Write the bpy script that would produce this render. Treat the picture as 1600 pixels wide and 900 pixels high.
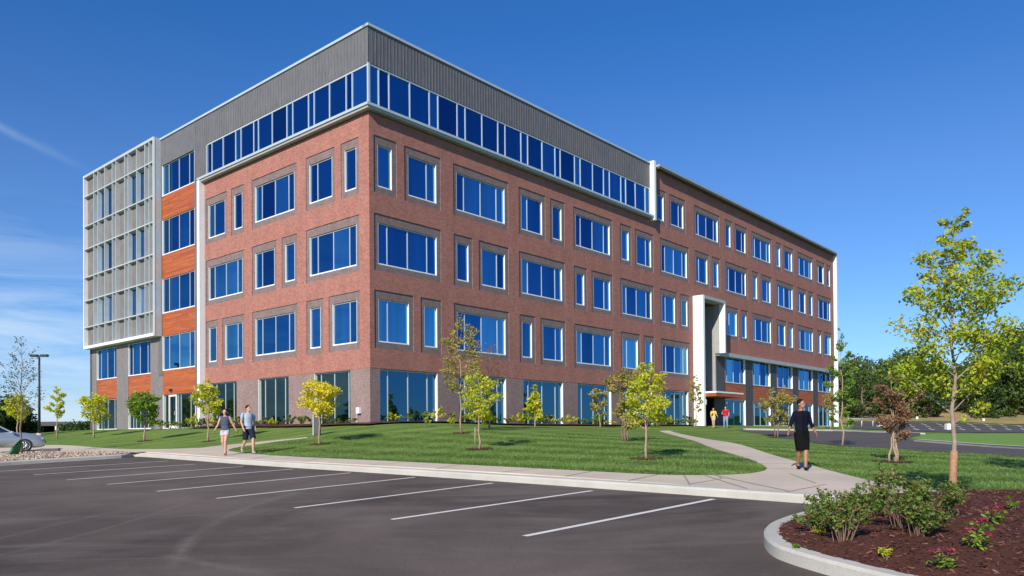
import bpy, bmesh, math, random
import numpy as np
from mathutils import Vector, Matrix, Euler
R_ = math.radians
for o in list(bpy.data.objects): bpy.data.objects.remove(o)
scene = bpy.context.scene
COL = scene.collection

# ------------------------------------------------------------------ camera
FPX, CYP, PITCH, ROLL = 1214.9, 663.8, R_(0.6495), R_(-0.4504)
CAMZ = 1.735
cd = bpy.data.cameras.new('camera'); cam = bpy.data.objects.new('camera', cd); COL.objects.link(cam)
cd.sensor_width = 36; cd.lens = FPX / 1600 * 36
cd.shift_y = (CYP - 450) / 1600; cd.clip_end = 3000; cd.clip_start = 0.1
_c, _s = math.cos(PITCH), math.sin(PITCH); _cr, _sr = math.cos(ROLL), math.sin(ROLL)
Fv = Vector((0, _c, _s)); Uv = Vector((0, -_s, _c)); Xv = Vector((1, 0, 0))
Rt = Xv * _cr + Uv * _sr; Up = -Xv * _sr + Uv * _cr
cam.matrix_world = Matrix(((Rt.x, Up.x, -Fv.x, 0), (Rt.y, Up.y, -Fv.y, 0), (Rt.z, Up.z, -Fv.z, CAMZ), (0, 0, 0, 1)))
scene.camera = cam

# ------------------------------------------------------------------ sky + sun
SUN_AZ, SUN_EL = 203.0, 30.0          # azimuth clockwise from +Y
w = bpy.data.worlds.new('World'); scene.world = w; w.use_nodes = True
nt = w.node_tree; N = nt.nodes; Lk = nt.links
for n in list(N): N.remove(n)
def nd(t, **k):
    n = N.new(t)
    for a, b in k.items(): setattr(n, a, b)
    return n
sky = nd('ShaderNodeTexSky', sky_type='NISHITA', sun_disc=False)
sky.sun_elevation = R_(SUN_EL); sky.sun_rotation = R_(SUN_AZ)
sky.air_density = 1.0; sky.dust_density = 0.0; sky.ozone_density = 3.5; sky.altitude = 200
hs = nd('ShaderNodeHueSaturation'); hs.inputs['Saturation'].default_value = 1.06; hs.inputs['Value'].default_value = 1.05
skm = nd('ShaderNodeMix', data_type='RGBA', blend_type='MULTIPLY'); skm.inputs[0].default_value = 1; Lk.new(sky.outputs[0], skm.inputs[6]); 
_se = nd('ShaderNodeSeparateXYZ'); _tc = nd('ShaderNodeTexCoord'); Lk.new(_tc.outputs['Generated'], _se.inputs[0])
_rp = nd('ShaderNodeValToRGB'); Lk.new(_se.outputs[2], _rp.inputs[0]); _e = _rp.color_ramp.elements; _e.new(.12); _e.new(.3); _e.new(.46)
for _i, (_p, _c) in enumerate(((0, (.50, .62, .90)), (.12, (.56, .70, .93)), (.3, (.57, .71, .96)), (.46, (.41, .67, 1.0)), (1, (.46, .72, 1.02)))): _e[_i].position = _p; _e[_i].color = _c + (1,)
Lk.new(_rp.outputs[0], skm.inputs[7])
Lk.new(skm.outputs[2], hs.inputs['Color'])
tc = nd('ShaderNodeTexCoord')
sep = nd('ShaderNodeSeparateXYZ'); Lk.new(tc.outputs['Generated'], sep.inputs[0])
def M(op, a, b=None, clamp=False, nodes=None, links=None):
    n = (nodes or N).new('ShaderNodeMath'); n.operation = op; n.use_clamp = clamp
    for i, v in enumerate((a, b)):
        if v is None: continue
        if isinstance(v, (int, float)): n.inputs[i].default_value = v
        else: (links or Lk).new(v, n.inputs[i])
    return n.outputs[0]
def raydir(px, py):
    x = (px - 800) / FPX; z = -(py - CYP) / FPX
    v = Fv + Rt * x + Up * z
    return v.normalized()
# thin cirrus, low on the left
mp = nd('ShaderNodeMapping'); mp.inputs['Scale'].default_value = (1.6, 1.6, 13); mp.inputs['Rotation'].default_value = (0.0, 0.12, 0.2)
Lk.new(tc.outputs['Generated'], mp.inputs[0])
cn = nd('ShaderNodeTexNoise'); cn.inputs['Scale'].default_value = 2.2; cn.inputs['Detail'].default_value = 7; cn.inputs['Roughness'].default_value = 0.62; cn.inputs['Distortion'].default_value = 0.5
Lk.new(mp.outputs[0], cn.inputs[0])
cl = M('MULTIPLY', M('SUBTRACT', cn.outputs[0], 0.40), 3.2, clamp=True)
elv = M('MULTIPLY', M('SUBTRACT', 0.27, sep.outputs[2]), 6.0, clamp=True)
lft = M('MULTIPLY', M('SUBTRACT', -0.28, sep.outputs[0]), 3.5, clamp=True)
cmask = M('MULTIPLY', M('MULTIPLY', cl, elv), M('MULTIPLY', lft, 0.85))
# contrail: a thin band around a great circle
a, b = raydir(-60, 170), raydir(152, 272)
nrm = a.cross(b).normalized()
dp = nd('ShaderNodeVectorMath', operation='DOT_PRODUCT'); Lk.new(tc.outputs['Generated'], dp.inputs[0]); dp.inputs[1].default_value = nrm
ctn = nd('ShaderNodeTexNoise'); ctn.inputs['Scale'].default_value = 60; Lk.new(tc.outputs['Generated'], ctn.inputs[0])
dist = M('ABSOLUTE', M('ADD', dp.outputs['Value'], M('MULTIPLY', M('SUBTRACT', ctn.outputs[0], .5), 0.004)))
band = M('SUBTRACT', 1.0, M('DIVIDE', dist, 0.0065), clamp=True)
mx = raydir(150, 271).x
endm = M('MULTIPLY', M('SUBTRACT', mx + 0.0, sep.outputs[0]), 9.0, clamp=True)
ctm = M('MULTIPLY', M('MULTIPLY', band, endm), 0.24)
upm = M('MULTIPLY', M('GREATER_THAN', sep.outputs[1], 0), ctm)
tot = M('ADD', cmask, upm, clamp=True)
mixc = nd('ShaderNodeMix', data_type='RGBA'); Lk.new(tot, mixc.inputs[0]); Lk.new(hs.outputs[0], mixc.inputs[6]); mixc.inputs[7].default_value = (5.6, 6.6, 7.6, 1)
bg = nd('ShaderNodeBackground'); bg.inputs['Strength'].default_value = 0.10
Lk.new(mixc.outputs[2], bg.inputs[0])
wo = nd('ShaderNodeOutputWorld'); Lk.new(bg.outputs[0], wo.inputs[0])

sl = bpy.data.lights.new('sun', 'SUN'); sl.energy = 4.4; sl.angle = R_(0.5); sl.color = (1.0, 0.92, 0.79)
so = bpy.data.objects.new('sun', sl); COL.objects.link(so)
tosun = Vector((math.sin(R_(SUN_AZ)) * math.cos(R_(SUN_EL)), math.cos(R_(SUN_AZ)) * math.cos(R_(SUN_EL)), math.sin(R_(SUN_EL))))
so.rotation_euler = tosun.to_track_quat('Z', 'Y').to_euler(); so.location = tosun * 80
vs = scene.view_settings; vs.view_transform = 'Standard'; vs.look = 'None'; vs.gamma = 1; vs.exposure = 0.45; vs.use_curve_mapping = False
scene.render.engine = 'CYCLES'

# ------------------------------------------------------------------ material helpers
def srgb(r, g, b): return tuple(((c / 255) / 12.92 if c / 255 <= 0.04045 else ((c / 255 + 0.055) / 1.055) ** 2.4) for c in (r, g, b)) + (1,)
class Mat:
    def __init__(s, name, col=(.5, .5, .5), rough=.7, metal=0., spec=.4):
        s.m = bpy.data.materials.new(name); s.m.use_nodes = True; s.t = s.m.node_tree; s.n = s.t.nodes; s.l = s.t.links
        s.b = s.n['Principled BSDF']; s.out = s.n['Material Output']
        s.b.inputs['Base Color'].default_value = tuple(col)[:3] + (1,); s.b.inputs['Roughness'].default_value = rough
        s.b.inputs['Metallic'].default_value = metal; s.b.inputs['Specular IOR Level'].default_value = spec
        s.tc = s.n.new('ShaderNodeTexCoord')
    def add(s, t, **k):
        n = s.n.new(t)
        for a, b in k.items(): setattr(n, a, b)
        return n
    def mapped(s, scale=(1, 1, 1), rot=(0, 0, 0), src='Object'):
        m = s.add('ShaderNodeMapping'); m.inputs['Scale'].default_value = scale; m.inputs['Rotation'].default_value = rot
        s.l.new(s.tc.outputs[src], m.inputs[0]); return m.outputs[0]
    def noise(s, scale, detail=4, rough=.6, vec=None, dist=0):
        n = s.add('ShaderNodeTexNoise'); n.inputs['Scale'].default_value = scale; n.inputs['Detail'].default_value = detail
        n.inputs['Roughness'].default_value = rough; n.inputs['Distortion'].default_value = dist
        s.l.new(vec if vec is not None else s.tc.outputs['Object'], n.inputs[0]); return n.outputs[0]
    def ramp(s, fac, stops):
        r = s.add('ShaderNodeValToRGB'); e = r.color_ramp.elements
        while len(e) < len(stops): e.new(.5)
        for i, (p, c) in enumerate(stops):
            e[i].position = p; e[i].color = tuple(c)[:3] + (1,)
        s.l.new(fac, r.inputs[0]); return r.outputs[0]
    def mix(s, f, a, b, mode='MIX'):
        n = s.add('ShaderNodeMix', data_type='RGBA', blend_type=mode)
        for i, v in ((0, f), (6, a), (7, b)):
            if isinstance(v, (int, float)): n.inputs[i].default_value = v
            elif isinstance(v, (tuple, list)): n.inputs[i].default_value = tuple(v)[:3] + (1,)
            else: s.l.new(v, n.inputs[i])
        return n.outputs[2]
    def math(s, op, a, b=None, clamp=False): return M(op, a, b, clamp, s.n, s.l)
    def col(s, c): s.l.new(c, s.b.inputs['Base Color']); return s
    def bump(s, h, strength=.3, dist=.02):
        n = s.add('ShaderNodeBump'); n.inputs['Strength'].default_value = strength; n.inputs['Distance'].default_value = dist
        s.l.new(h, n.inputs['Height']); s.l.new(n.outputs[0], s.b.inputs['Normal']); return s

def vary(name, c1, c2, scale=3, rough=.7, bump=0, bs=40, metal=0, spec=.4, detail=5):
    m = Mat(name, c1, rough, metal, spec); f = m.noise(scale, detail); m.col(m.ramp(f, [(.3, c1), (.7, c2)]))
    if bump: m.bump(m.noise(bs, 4), bump, .02)
    return m.m

def facade_vec(m, sx=1, sz=1):
    se = m.add('ShaderNodeSeparateXYZ'); m.l.new(m.tc.outputs['Object'], se.inputs[0])
    u = m.math('ADD', se.outputs[0], se.outputs[1])
    cb = m.add('ShaderNodeCombineXYZ'); m.l.new(m.math('MULTIPLY', u, sx), cb.inputs[0]); m.l.new(m.math('MULTIPLY', se.outputs[2], sz), cb.inputs[1])
    return cb.outputs[0], se
def brick(name, c1, c2, mortar, tint=(.5, .5, .5)):
    m = Mat(name, c1, .85, spec=.25); v, se = facade_vec(m)
    b = m.add('ShaderNodeTexBrick'); m.l.new(v, b.inputs[0])
    b.inputs['Scale'].default_value = 1; b.inputs['Brick Width'].default_value = .205; b.inputs['Row Height'].default_value = .068
    b.inputs['Mortar Size'].default_value = .0055; b.inputs['Bias'].default_value = 0; b.inputs['Mortar Smooth'].default_value = .3
    b.inputs['Color1'].default_value = c1 + (1,); b.inputs['Color2'].default_value = c2 + (1,); b.inputs['Mortar'].default_value = mortar + (1,)
    n = m.noise(.55, 6, .65); n2 = m.noise(9, 3, .6)
    c = m.mix(m.math('MULTIPLY', n, .7), b.outputs[0], m.mix(.5, b.outputs[0], tint + (1,)))
    c = m.mix(.4, c, m.mix(1, c, m.ramp(n2, [(.3, (.65, .65, .65)), (.7, (1.3, 1.3, 1.3))]), 'MULTIPLY')); c = m.mix(.7, c, m.mix(1, c, m.ramp(m.noise(.9, 5, .7, m.mapped((1.3, 1.3, .35))), [(.3, (.82, .80, .80)), (.7, (1.14, 1.14, 1.12))]), 'MULTIPLY'))
    m.col(c).bump(b.outputs['Fac'], -.5, .006); return m.m
MT = {}
MT['brick'] = brick('red brick', (.375, .160, .130), (.255, .098, .085), (.31, .21, .18), (.43, .185, .14))
MT['brick_dark'] = brick('mauve brick surround', (.21, .158, .158), (.150, .110, .112), (.22, .18, .178), (.22, .17, .168))
MT['brick_base'] = brick('mauve base brick', (.27, .19, .18), (.20, .14, .135), (.28, .22, .21), (.26, .19, .19))
MT['brick_grey'] = brick('grey brick', (.20, .185, .19), (.155, .145, .15), (.23, .21, .21), (.19, .18, .19))
def clad():
    m = Mat('ribbed zinc cladding', (.16, .15, .155), .55, .15); v, se = facade_vec(m, 1, .12)
    n = m.noise(9, 5, .6, v); n2 = m.noise(.8, 4)
    m.col(m.mix(.5, m.ramp(n, [(.3, (.085, .087, .10)), (.7, (.18, .182, .20))]), m.ramp(n2, [(.3, (.14, .135, .14)), (.7, (.19, .18, .185))]))); return m.m
MT['clad'] = clad()
def wood():
    m = Mat('stained wood panel', (.4, .1, .03), .45); v, se = facade_vec(m, .35, 5)
    n = m.noise(2.0, 6, .6, v, .6); 
    pl = m.add('ShaderNodeTexBrick'); vv, _ = facade_vec(m); m.l.new(vv, pl.inputs[0]); pl.inputs['Scale'].default_value = 1; pl.inputs['Brick Width'].default_value = 2.4; pl.inputs['Row Height'].default_value = .155; pl.inputs['Mortar Size'].default_value = .005
    pl.inputs['Color1'].default_value = (.44, .120, .026, 1); pl.inputs['Color2'].default_value = (.22, .045, .012, 1); pl.inputs['Mortar'].default_value = (.05, .02, .01, 1)
    m.col(m.mix(.5, pl.outputs[0], m.ramp(n, [(.25, (.22, .04, .015)), (.5, (.40, .090, .026)), (.75, (.60, .19, .05))]))); return m.m
MT['wood'] = wood()
MT['white'] = vary('white painted aluminium', (.80, .81, .80), (.74, .76, .76), 2, .4)
MT['alu'] = vary('pale anodised aluminium', (.55, .62, .66), (.50, .57, .61), 2, .35, metal=.25)
MT['greymetal'] = vary('grey metal trim', (.42, .44, .43), (.36, .38, .37), 2, .45, metal=.2)
MT['fin'] = vary('perforated sunshade metal', (.45, .49, .51), (.38, .42, .44), 1.5, .5)
MT['panel'] = vary('taupe screen panel', (.19, .178, .178), (.14, .13, .13), 1.2, .6)
MT['soffit'] = vary('dark soffit', (.10, .10, .095), (.07, .07, .07), 2, .8)
MT['dark'] = vary('near black cladding and recess shade', (.018, .019, .022), (.03, .03, .034), 2, .5)
MT['slate'] = vary('slate grey cladding', (.075, .077, .085), (.055, .057, .063), 1.4, .6, bump=.2, bs=30)
MT['corr'] = clad.__call__() if False else vary('pale corrugated metal', (.36, .35, .33), (.30, .30, .29), 1.2, .5)
def glass(name, tint, dark, refl=.85):
    m = Mat(name); m.n.remove(m.b)
    g = m.add('ShaderNodeBsdfGlossy'); g.inputs['Roughness'].default_value = .015
    nz = m.noise(.35, 3); st = m.noise(1.0, 2, .5, m.mapped((1.6, 1.6, .12)))
    at = m.add('ShaderNodeAttribute'); at.attribute_name = 'tint'
    m.l.new(m.mix(1, m.mix(m.math('MULTIPLY', st, .9), tint, tuple(c * .45 for c in tint)), m.ramp(at.outputs['Fac'], [(0, (.45, .52, .62)), (.55, (1, 1.05, 1.0)), (1, (2.6, 1.9, 1.35))]), 'MULTIPLY'), g.inputs[0])
    bn = m.add('ShaderNodeBump'); bn.inputs['Strength'].default_value = .05; bn.inputs['Distance'].default_value = .01
    m.l.new(m.noise(.8, 1), bn.inputs['Height']); m.l.new(bn.outputs[0], g.inputs['Normal'])
    d = m.add('ShaderNodeBsdfDiffuse'); m.l.new(m.ramp(st, [(.35, dark), (.65, tuple(c * 2.2 for c in dark))]), d.inputs[0])
    mx = m.add('ShaderNodeMixShader'); mx.inputs[0].default_value = refl; m.l.new(d.outputs[0], mx.inputs[1]); m.l.new(g.outputs[0], mx.inputs[2]); m.l.new(mx.outputs[0], m.out.inputs[0]); return m.m
MT['glass'] = glass('blue reflective glass', (.055, .235, .56), (.004, .026, .06), .88)
def clear(name, tint, refl, gc=(.5, .8, .9)):
    m = Mat(name); m.n.remove(m.b)
    g = m.add('ShaderNodeBsdfGlossy'); g.inputs['Roughness'].default_value = .01; g.inputs[0].default_value = gc + (1,)
    t = m.add('ShaderNodeBsdfTransparent'); t.inputs[0].default_value = tint + (1,)
    mx = m.add('ShaderNodeMixShader'); mx.inputs[0].default_value = refl; m.l.new(t.outputs[0], mx.inputs[1]); m.l.new(g.outputs[0], mx.inputs[2]); m.l.new(mx.outputs[0], m.out.inputs[0]); return m.m
MT['clear'] = clear('green tinted clear glass', (.36, .50, .38), .12)
MT['clear2'] = clear('teal tinted clear glass', (.26, .48, .54), .40, (.10, .32, .58))
MT['inwall'] = vary('interior wall paint', (.30, .32, .25), (.24, .25, .2), .8, .9)
MT['infloor'] = vary('interior floor', (.22, .2, .17), (.16, .15, .13), 1, .6)

def concrete(name, c1, c2, sc=1.2):
    m = Mat(name, c1, .85, spec=.3); a = m.noise(sc, 6, .65); b = m.noise(35, 4, .7)
    c = m.ramp(a, [(.28, c2), (.72, c1)]); c = m.mix(.5, c, m.mix(1, c, m.ramp(b, [(.3, (.78, .78, .78)), (.7, (1.16, 1.16, 1.16))]), 'MULTIPLY'))
    m.col(c).bump(b, .25, .01); return m.m
MT['walk'] = concrete('broom finished concrete', (.60, .51, .41), (.47, .40, .32), .55)
MT['curb'] = concrete('pale kerb concrete', (.50, .485, .44), (.40, .385, .345), .9)
def circ(p1, p2, p3):
    pts = []
    for px, py in (p1, p2, p3):
        d = raydir(px, py); k = (0 - CAMZ) / (d.z - .01608 * d.x - .03596 * d.y); pts.append((d.x * k, d.y * k))
    (x1, y1), (x2, y2), (x3, y3) = pts; D = 2 * (x1 * (y2 - y3) + x2 * (y3 - y1) + x3 * (y1 - y2))
    q1, q2, q3 = x1 * x1 + y1 * y1, x2 * x2 + y2 * y2, x3 * x3 + y3 * y3
    ux = (q1 * (y2 - y3) + q2 * (y3 - y1) + q3 * (y1 - y2)) / D; uy = (q1 * (x3 - x2) + q2 * (x1 - x3) + q3 * (x2 - x1)) / D
    return ux, uy, math.hypot(x1 - ux, y1 - uy), x2, y2, math.hypot(x1 - x3, y1 - y3) * .62
ARCS = [circ((0, 868), (170, 825), (330, 768)) + (.10, .9), circ((0, 842), (120, 812), (260, 783)) + (.08, .8), circ((0, 808), (110, 785), (230, 772)) + (.12, .7), circ((290, 848), (350, 808), (520, 757)) + (.16, 1.0), circ((250, 868), (330, 882), (420, 896)) + (.14, .8), circ((400, 775), (500, 760), (640, 745)) + (.10, .7), circ((620, 790), (800, 778), (960, 770)) + (.12, .3)]
def asphalt(name, far=False):
    m = Mat(name, (.06, .055, .055), .9, spec=.18)
    a = m.noise(.16, 6, .6, dist=.4); b = m.noise(55, 4, .8); st = m.noise(.55, 6, .65, m.mapped((.5, 1.3, 1), (0, 0, R_(-62))), 1.2)
    st2 = m.noise(.4, 5, .6, m.mapped((.3, 2.6, 1), (0, 0, R_(28))), 2.0)
    c = m.ramp(a, [(.36, (.056, .044, .040)), (.64, (.140, .112, .098))])
    c = m.mix(m.ramp(st, [(.48, (0, 0, 0)), (.74, (.8, .8, .8))]), c, (.145, .125, .11))
    c = m.mix(m.ramp(st2, [(.60, (0, 0, 0)), (.76, (.42, .42, .42))]), c, (.15, .13, .115))
    # curving tyre scuffs
    for (cx0, cy0, rr0, mx0, my0, ml0, w, amt) in ARCS:
        vm = m.add('ShaderNodeVectorMath', operation='DISTANCE'); se = m.add('ShaderNodeVectorMath', operation='MULTIPLY'); m.l.new(m.tc.outputs['Object'], se.inputs[0]); se.inputs[1].default_value = (1, 1, 0)
        m.l.new(se.outputs[0], vm.inputs[0]); vm.inputs[1].default_value = (cx0, cy0, 0)
        vm2 = m.add('ShaderNodeVectorMath', operation='DISTANCE'); m.l.new(se.outputs[0], vm2.inputs[0]); vm2.inputs[1].default_value = (mx0, my0, 0)
        fade = m.math('MULTIPLY', m.math('SUBTRACT', 1.0, m.math('DIVIDE', vm2.outputs['Value'], ml0)), 3.0, True)
        wob = m.math('MULTIPLY', m.math('SUBTRACT', m.noise(.25, 3), .5), .35)
        ln = m.math('SUBTRACT', 1.0, m.math('DIVIDE', m.math('ABSOLUTE', m.math('ADD', m.math('SUBTRACT', vm.outputs['Value'], rr0), wob)), w), True); ln = m.math('MULTIPLY', ln, fade)
        brk = m.noise(.8, 4, .7)
        c = m.mix(m.math('MULTIPLY', m.math('MULTIPLY', ln, m.math('MULTIPLY', m.math('SUBTRACT', brk, .35), 3, True)), amt), c, (.16, .14, .12))
    c = m.mix(.55, c, m.mix(1, c, m.ramp(b, [(.3, (.35, .35, .35)), (.7, (1.7, 1.7, 1.7))]), 'MULTIPLY'))
    m.col(c).bump(b, .4, .012); return m.m
MT['asphalt'] = asphalt('dusty asphalt')
MT['asphalt2'] = vary('drive asphalt', (.070, .060, .057), (.095, .082, .078), .3, .85, bump=.3, bs=80)
def paint():
    m = Mat('worn line paint', (.7, .7, .68), .7); f = m.noise(14, 5, .75); g = m.noise(1.3, 3)
    m.col(m.mix(m.ramp(m.math('ADD', m.math('MULTIPLY', f, .8), m.math('MULTIPLY', g, .25)), [(.58, (0, 0, 0)), (.72, (.8, .8, .8))]), (.66, .64, .61), (.16, .15, .14))); return m.m
MT['paint'] = paint()
def lawnm():
    m = Mat('mown lawn', (.06, .12, .03), .9, spec=.2)
    a = m.noise(.35, 5, .65); b = m.noise(7, 6, .75); c_ = m.noise(60, 3, .7, m.mapped((1, .45, 1)))
    wv = m.add('ShaderNodeTexWave'); wv.inputs['Scale'].default_value = .16; wv.inputs['Distortion'].default_value = 2.2; wv.inputs['Detail'].default_value = 2; wv.inputs['Detail Scale'].default_value = .6
    m.l.new(m.mapped((1, 1, 1), (0, 0, R_(38))), wv.inputs[0])
    c = m.ramp(a, [(.25, (.095, .165, .034)), (.5, (.14, .225, .05)), (.78, (.20, .29, .08))])
    c = m.mix(.38, c, m.mix(1, c, m.ramp(wv.outputs[0], [(.3, (.60, .64, .60)), (.7, (1.30, 1.25, 1.15))]), 'MULTIPLY'))  # mowing stripes: light and dark of leaning blades put into the colour
    c = m.mix(.75, c, m.mix(1, c, m.ramp(b, [(.25, (.45, .52, .42)), (.75, (1.55, 1.45, 1.35))]), 'MULTIPLY'))
    c = m.mix(.6, c, m.mix(1, c, m.ramp(c_, [(.3, (.55, .6, .5)), (.7, (1.4, 1.35, 1.3))]), 'MULTIPLY'))
    m.col(c).bump(c_, .7, .04); return m.m
MT['lawn'] = lawnm()
MT['lawn2'] = vary('bright verge grass', (.12, .23, .03), (.16, .29, .04), 1.5, .9, bump=.4, bs=25)
def mulchm(name, c1, c2, c3):
    m = Mat(name, c1, .95, spec=.15); a = m.noise(38, 5, .75, m.mapped((1, 1, 1)), 1.5); b = m.noise(1.2, 4)
    c = m.ramp(a, [(.3, c1), (.5, c2), (.72, c3)]); c = m.mix(.4, c, m.mix(1, c, m.ramp(b, [(.3, (.7, .7, .7)), (.7, (1.2, 1.2, 1.2))]), 'MULTIPLY'))
    m.col(c).bump(a, .9, .03); return m.m
MT['mulch'] = mulchm('dyed red brown mulch', (.055, .021, .015), (.115, .045, .032), (.20, .085, .06))
MT['dirt'] = vary('dry hillside earth', (.42, .27, .14), (.17, .18, .06), .13, .95, bump=.4, bs=2)

def leafm(name, cols, trans=.35):
    m = Mat(name, cols[0], .5, spec=.35)
    at = m.add('ShaderNodeAttribute'); at.attribute_name = 'tint'
    n = len(cols); c = m.ramp(at.outputs['Fac'], [(i / (n - 1) if n > 1 else 0, k) for i, k in enumerate(cols)])
    m.col(c); t = m.add('ShaderNodeBsdfTranslucent'); m.l.new(m.mix(1, c, (1.5, 1.45, .7), 'MULTIPLY'), t.inputs[0])
    mx = m.add('ShaderNodeMixShader'); mx.inputs[0].default_value = trans
    m.l.new(m.b.outputs[0], mx.inputs[1]); m.l.new(t.outputs[0], mx.inputs[2]); m.l.new(mx.outputs[0], m.out.inputs[0]); return m.m
LF = {
 'maple': leafm('maple leaf', [(.10, .17, .02), (.25, .34, .025), (.42, .48, .035), (.52, .46, .06)]),
 'green': leafm('green leaf', [(.08, .15, .02), (.16, .27, .03), (.26, .38, .045)]),
 'lime': leafm('yellow green leaf', [(.22, .29, .025), (.46, .50, .035), (.66, .60, .06)]),
 'yellow': leafm('yellow leaf', [(.38, .38, .02), (.66, .60, .035), (.85, .68, .05)]),
 'olive': leafm('olive autumn leaf', [(.16, .18, .05), (.36, .34, .08), (.46, .30, .12)]),
 'red': leafm('russet leaf', [(.13, .07, .05), (.24, .12, .08), (.34, .19, .12), (.16, .16, .07)]),
 'forest': leafm('forest leaf', [(.018, .042, .012), (.045, .085, .018), (.085, .14, .028)], .2),
 'forest2': leafm('forest leaf lighter', [(.03, .06, .014), (.075, .125, .022), (.14, .20, .035)], .15),
 'shrub': leafm('shrub leaf', [(.045, .09, .02), (.10, .17, .035), (.20, .28, .06), (.26, .14, .06)]),
 'pink': leafm('pink petal', [(.24, .025, .05), (.46, .09, .14)]),
 'sage': leafm('sparse grey green leaf', [(.05, .08, .04), (.10, .14, .07)]),
 'blade': leafm('grass blade', [(.06, .12, .025), (.12, .205, .045), (.20, .29, .08)], .25),
}
MT['bark'] = vary('grey brown bark', (.24, .17, .12), (.14, .10, .075), 14, .9, bump=.4, bs=50)
MT['bark_grey'] = vary('grey young bark', (.34, .28, .22), (.22, .175, .135), 14, .85, bump=.4, bs=60)
MT['bark_pale'] = vary('pale young bark', (.40, .29, .20), (.26, .18, .12), 10, .85, bump=.3, bs=50)
MT['wrap'] = vary('tan trunk wrap', (.40, .22, .13), (.27, .14, .08), 22, .85, bump=.4, bs=40)
MT['twig'] = vary('twig', (.20, .13, .09), (.12, .08, .06), 14, .9)

# ------------------------------------------------------------------ object helpers
def ob(name, me, mats=(), parent=None, loc=None):
    if isinstance(me, bmesh.types.BMesh):
        bm = me; me = bpy.data.meshes.new(name); bm.to_mesh(me); bm.free()
    for m in (mats if isinstance(mats, (list, tuple)) else [mats]): me.materials.append(m)
    o = bpy.data.objects.new(name, me); COL.objects.link(o)
    if parent: o.parent = parent
    if loc is not None: o.location = loc
    return o
def tag(o, label=None, cat=None, group=None, kind=None):
    if label: o['label'] = label
    if cat: o['category'] = cat
    if group: o['group'] = group
    if kind: o['kind'] = kind
    return o
def thing(name, label, cat, loc=(0, 0, 0), rz=0, group=None):
    o = bpy.data.objects.new(name, None); COL.objects.link(o); o.location = loc; o.rotation_euler = (0, 0, rz); o.empty_display_size = .2
    return tag(o, label, cat, group)
def copy_tree(o, parent=None):
    c = o.copy(); COL.objects.link(c)
    if parent: c.parent = parent
    for ch in list(o.children): copy_tree(ch, c)
    return c
def smooth(o):
    for p in o.data.polygons: p.use_smooth = True
    return o
def bx(bm, x0, x1, y0, y1, z0, z1, mi=0):
    v = [bm.verts.new((x, y, z)) for x in (x0, x1) for y in (y0, y1) for z in (z0, z1)]
    for q in ((0, 1, 3, 2), (4, 6, 7, 5), (0, 4, 5, 1), (2, 3, 7, 6), (0, 2, 6, 4), (1, 5, 7, 3)):
        f = bm.faces.new([v[i] for i in q]); f.material_index = mi
    return v
def NB(): return bmesh.new()
def tube(bm, pts, rad, n=8, cap=True, mi=0):
    pts = [Vector(p) for p in pts]; rad = rad if isinstance(rad, (list, tuple)) else [rad] * len(pts)
    rings = []; ref = Vector((0, 0, 1))
    for i, p in enumerate(pts):
        d = (pts[min(i + 1, len(pts) - 1)] - pts[max(i - 1, 0)]).normalized()
        if i == 0:
            a = (Vector((1, 0, 0)) if abs(d.z) > .6 else d.cross(ref)); a = (a - d * a.dot(d)).normalized(); 
        else:
            a = (pa - d * pa.dot(d)).normalized()
        pa = a; b = d.cross(a)
        rr = rad[i]; rx, ry = (rr if isinstance(rr, (tuple, list)) else (rr, rr))
        rings.append([bm.verts.new(p + a * math.cos(2 * math.pi * k / n) * rx + b * math.sin(2 * math.pi * k / n) * ry) for k in range(n)])
    for i in range(len(rings) - 1):
        for k in range(n):
            f = bm.faces.new((rings[i][k], rings[i][(k + 1) % n], rings[i + 1][(k + 1) % n], rings[i + 1][k])); f.material_index = mi; f.smooth = True
    if cap:
        for r, fl in ((rings[0], 1), (rings[-1], 0)):
            f = bm.faces.new(r[::-1] if fl else r); f.material_index = mi
def sphere(bm, c, r, seg=12, rings=8, mi=0, sc=(1, 1, 1)):
    m = Matrix.Translation(c) @ Matrix.Diagonal((r * sc[0], r * sc[1], r * sc[2], 1))
    g = bmesh.ops.create_uvsphere(bm, u_segments=seg, v_segments=rings, radius=1, matrix=m)
    for v in g['verts']:
        for f in v.link_faces: f.material_index = mi; f.smooth = True

# ------------------------------------------------------------------ terrain height
YAW = R_(41.0547); BC = Vector((-0.182 * 42, 42.0)); BZ = .55 + CAMZ
DR = Vector((math.sin(YAW), math.cos(YAW))); DL = Vector((-math.cos(YAW), math.sin(YAW)))
def plane(x, y): return 0.01608 * x + 0.03596 * y          # lot asphalt level
def bxy(s, t): q = BC + DR * s + DL * t; return q.x, q.y
def _pt(px, py, Y):
    d = raydir(px, py); k = Y / d.y; return (d.x * k, Y, CAMZ + d.z * k)
cp = []
for x, y in ((-40, 0), (-20, 2), (0, 0), (15, 0), (-30, 14), (-14, 14), (-4, 10), (4, 6), (-20, 24), (-10, 22), (-2, 17), (3, 13), (-8, 26), (-15, 31), (-24, 31), (-12, 28), (7, 11), (10, 11), (20, 8)): cp.append((x, y, plane(x, y) + .15))
for s, t in ((-1, -1), (10, -1), (20, -1), (30, -1), (40, -2), (52, -2), (64, -2), (76, -2), (-1, 10), (-1, 20), (-1, 30), (-1, 41), (20, 20), (50, 20), (75, 20), (75, 40), (20, 42), (50, 42), (42, -5)):
    x, y = bxy(s, t); cp.append((x, y, BZ - .02))
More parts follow.
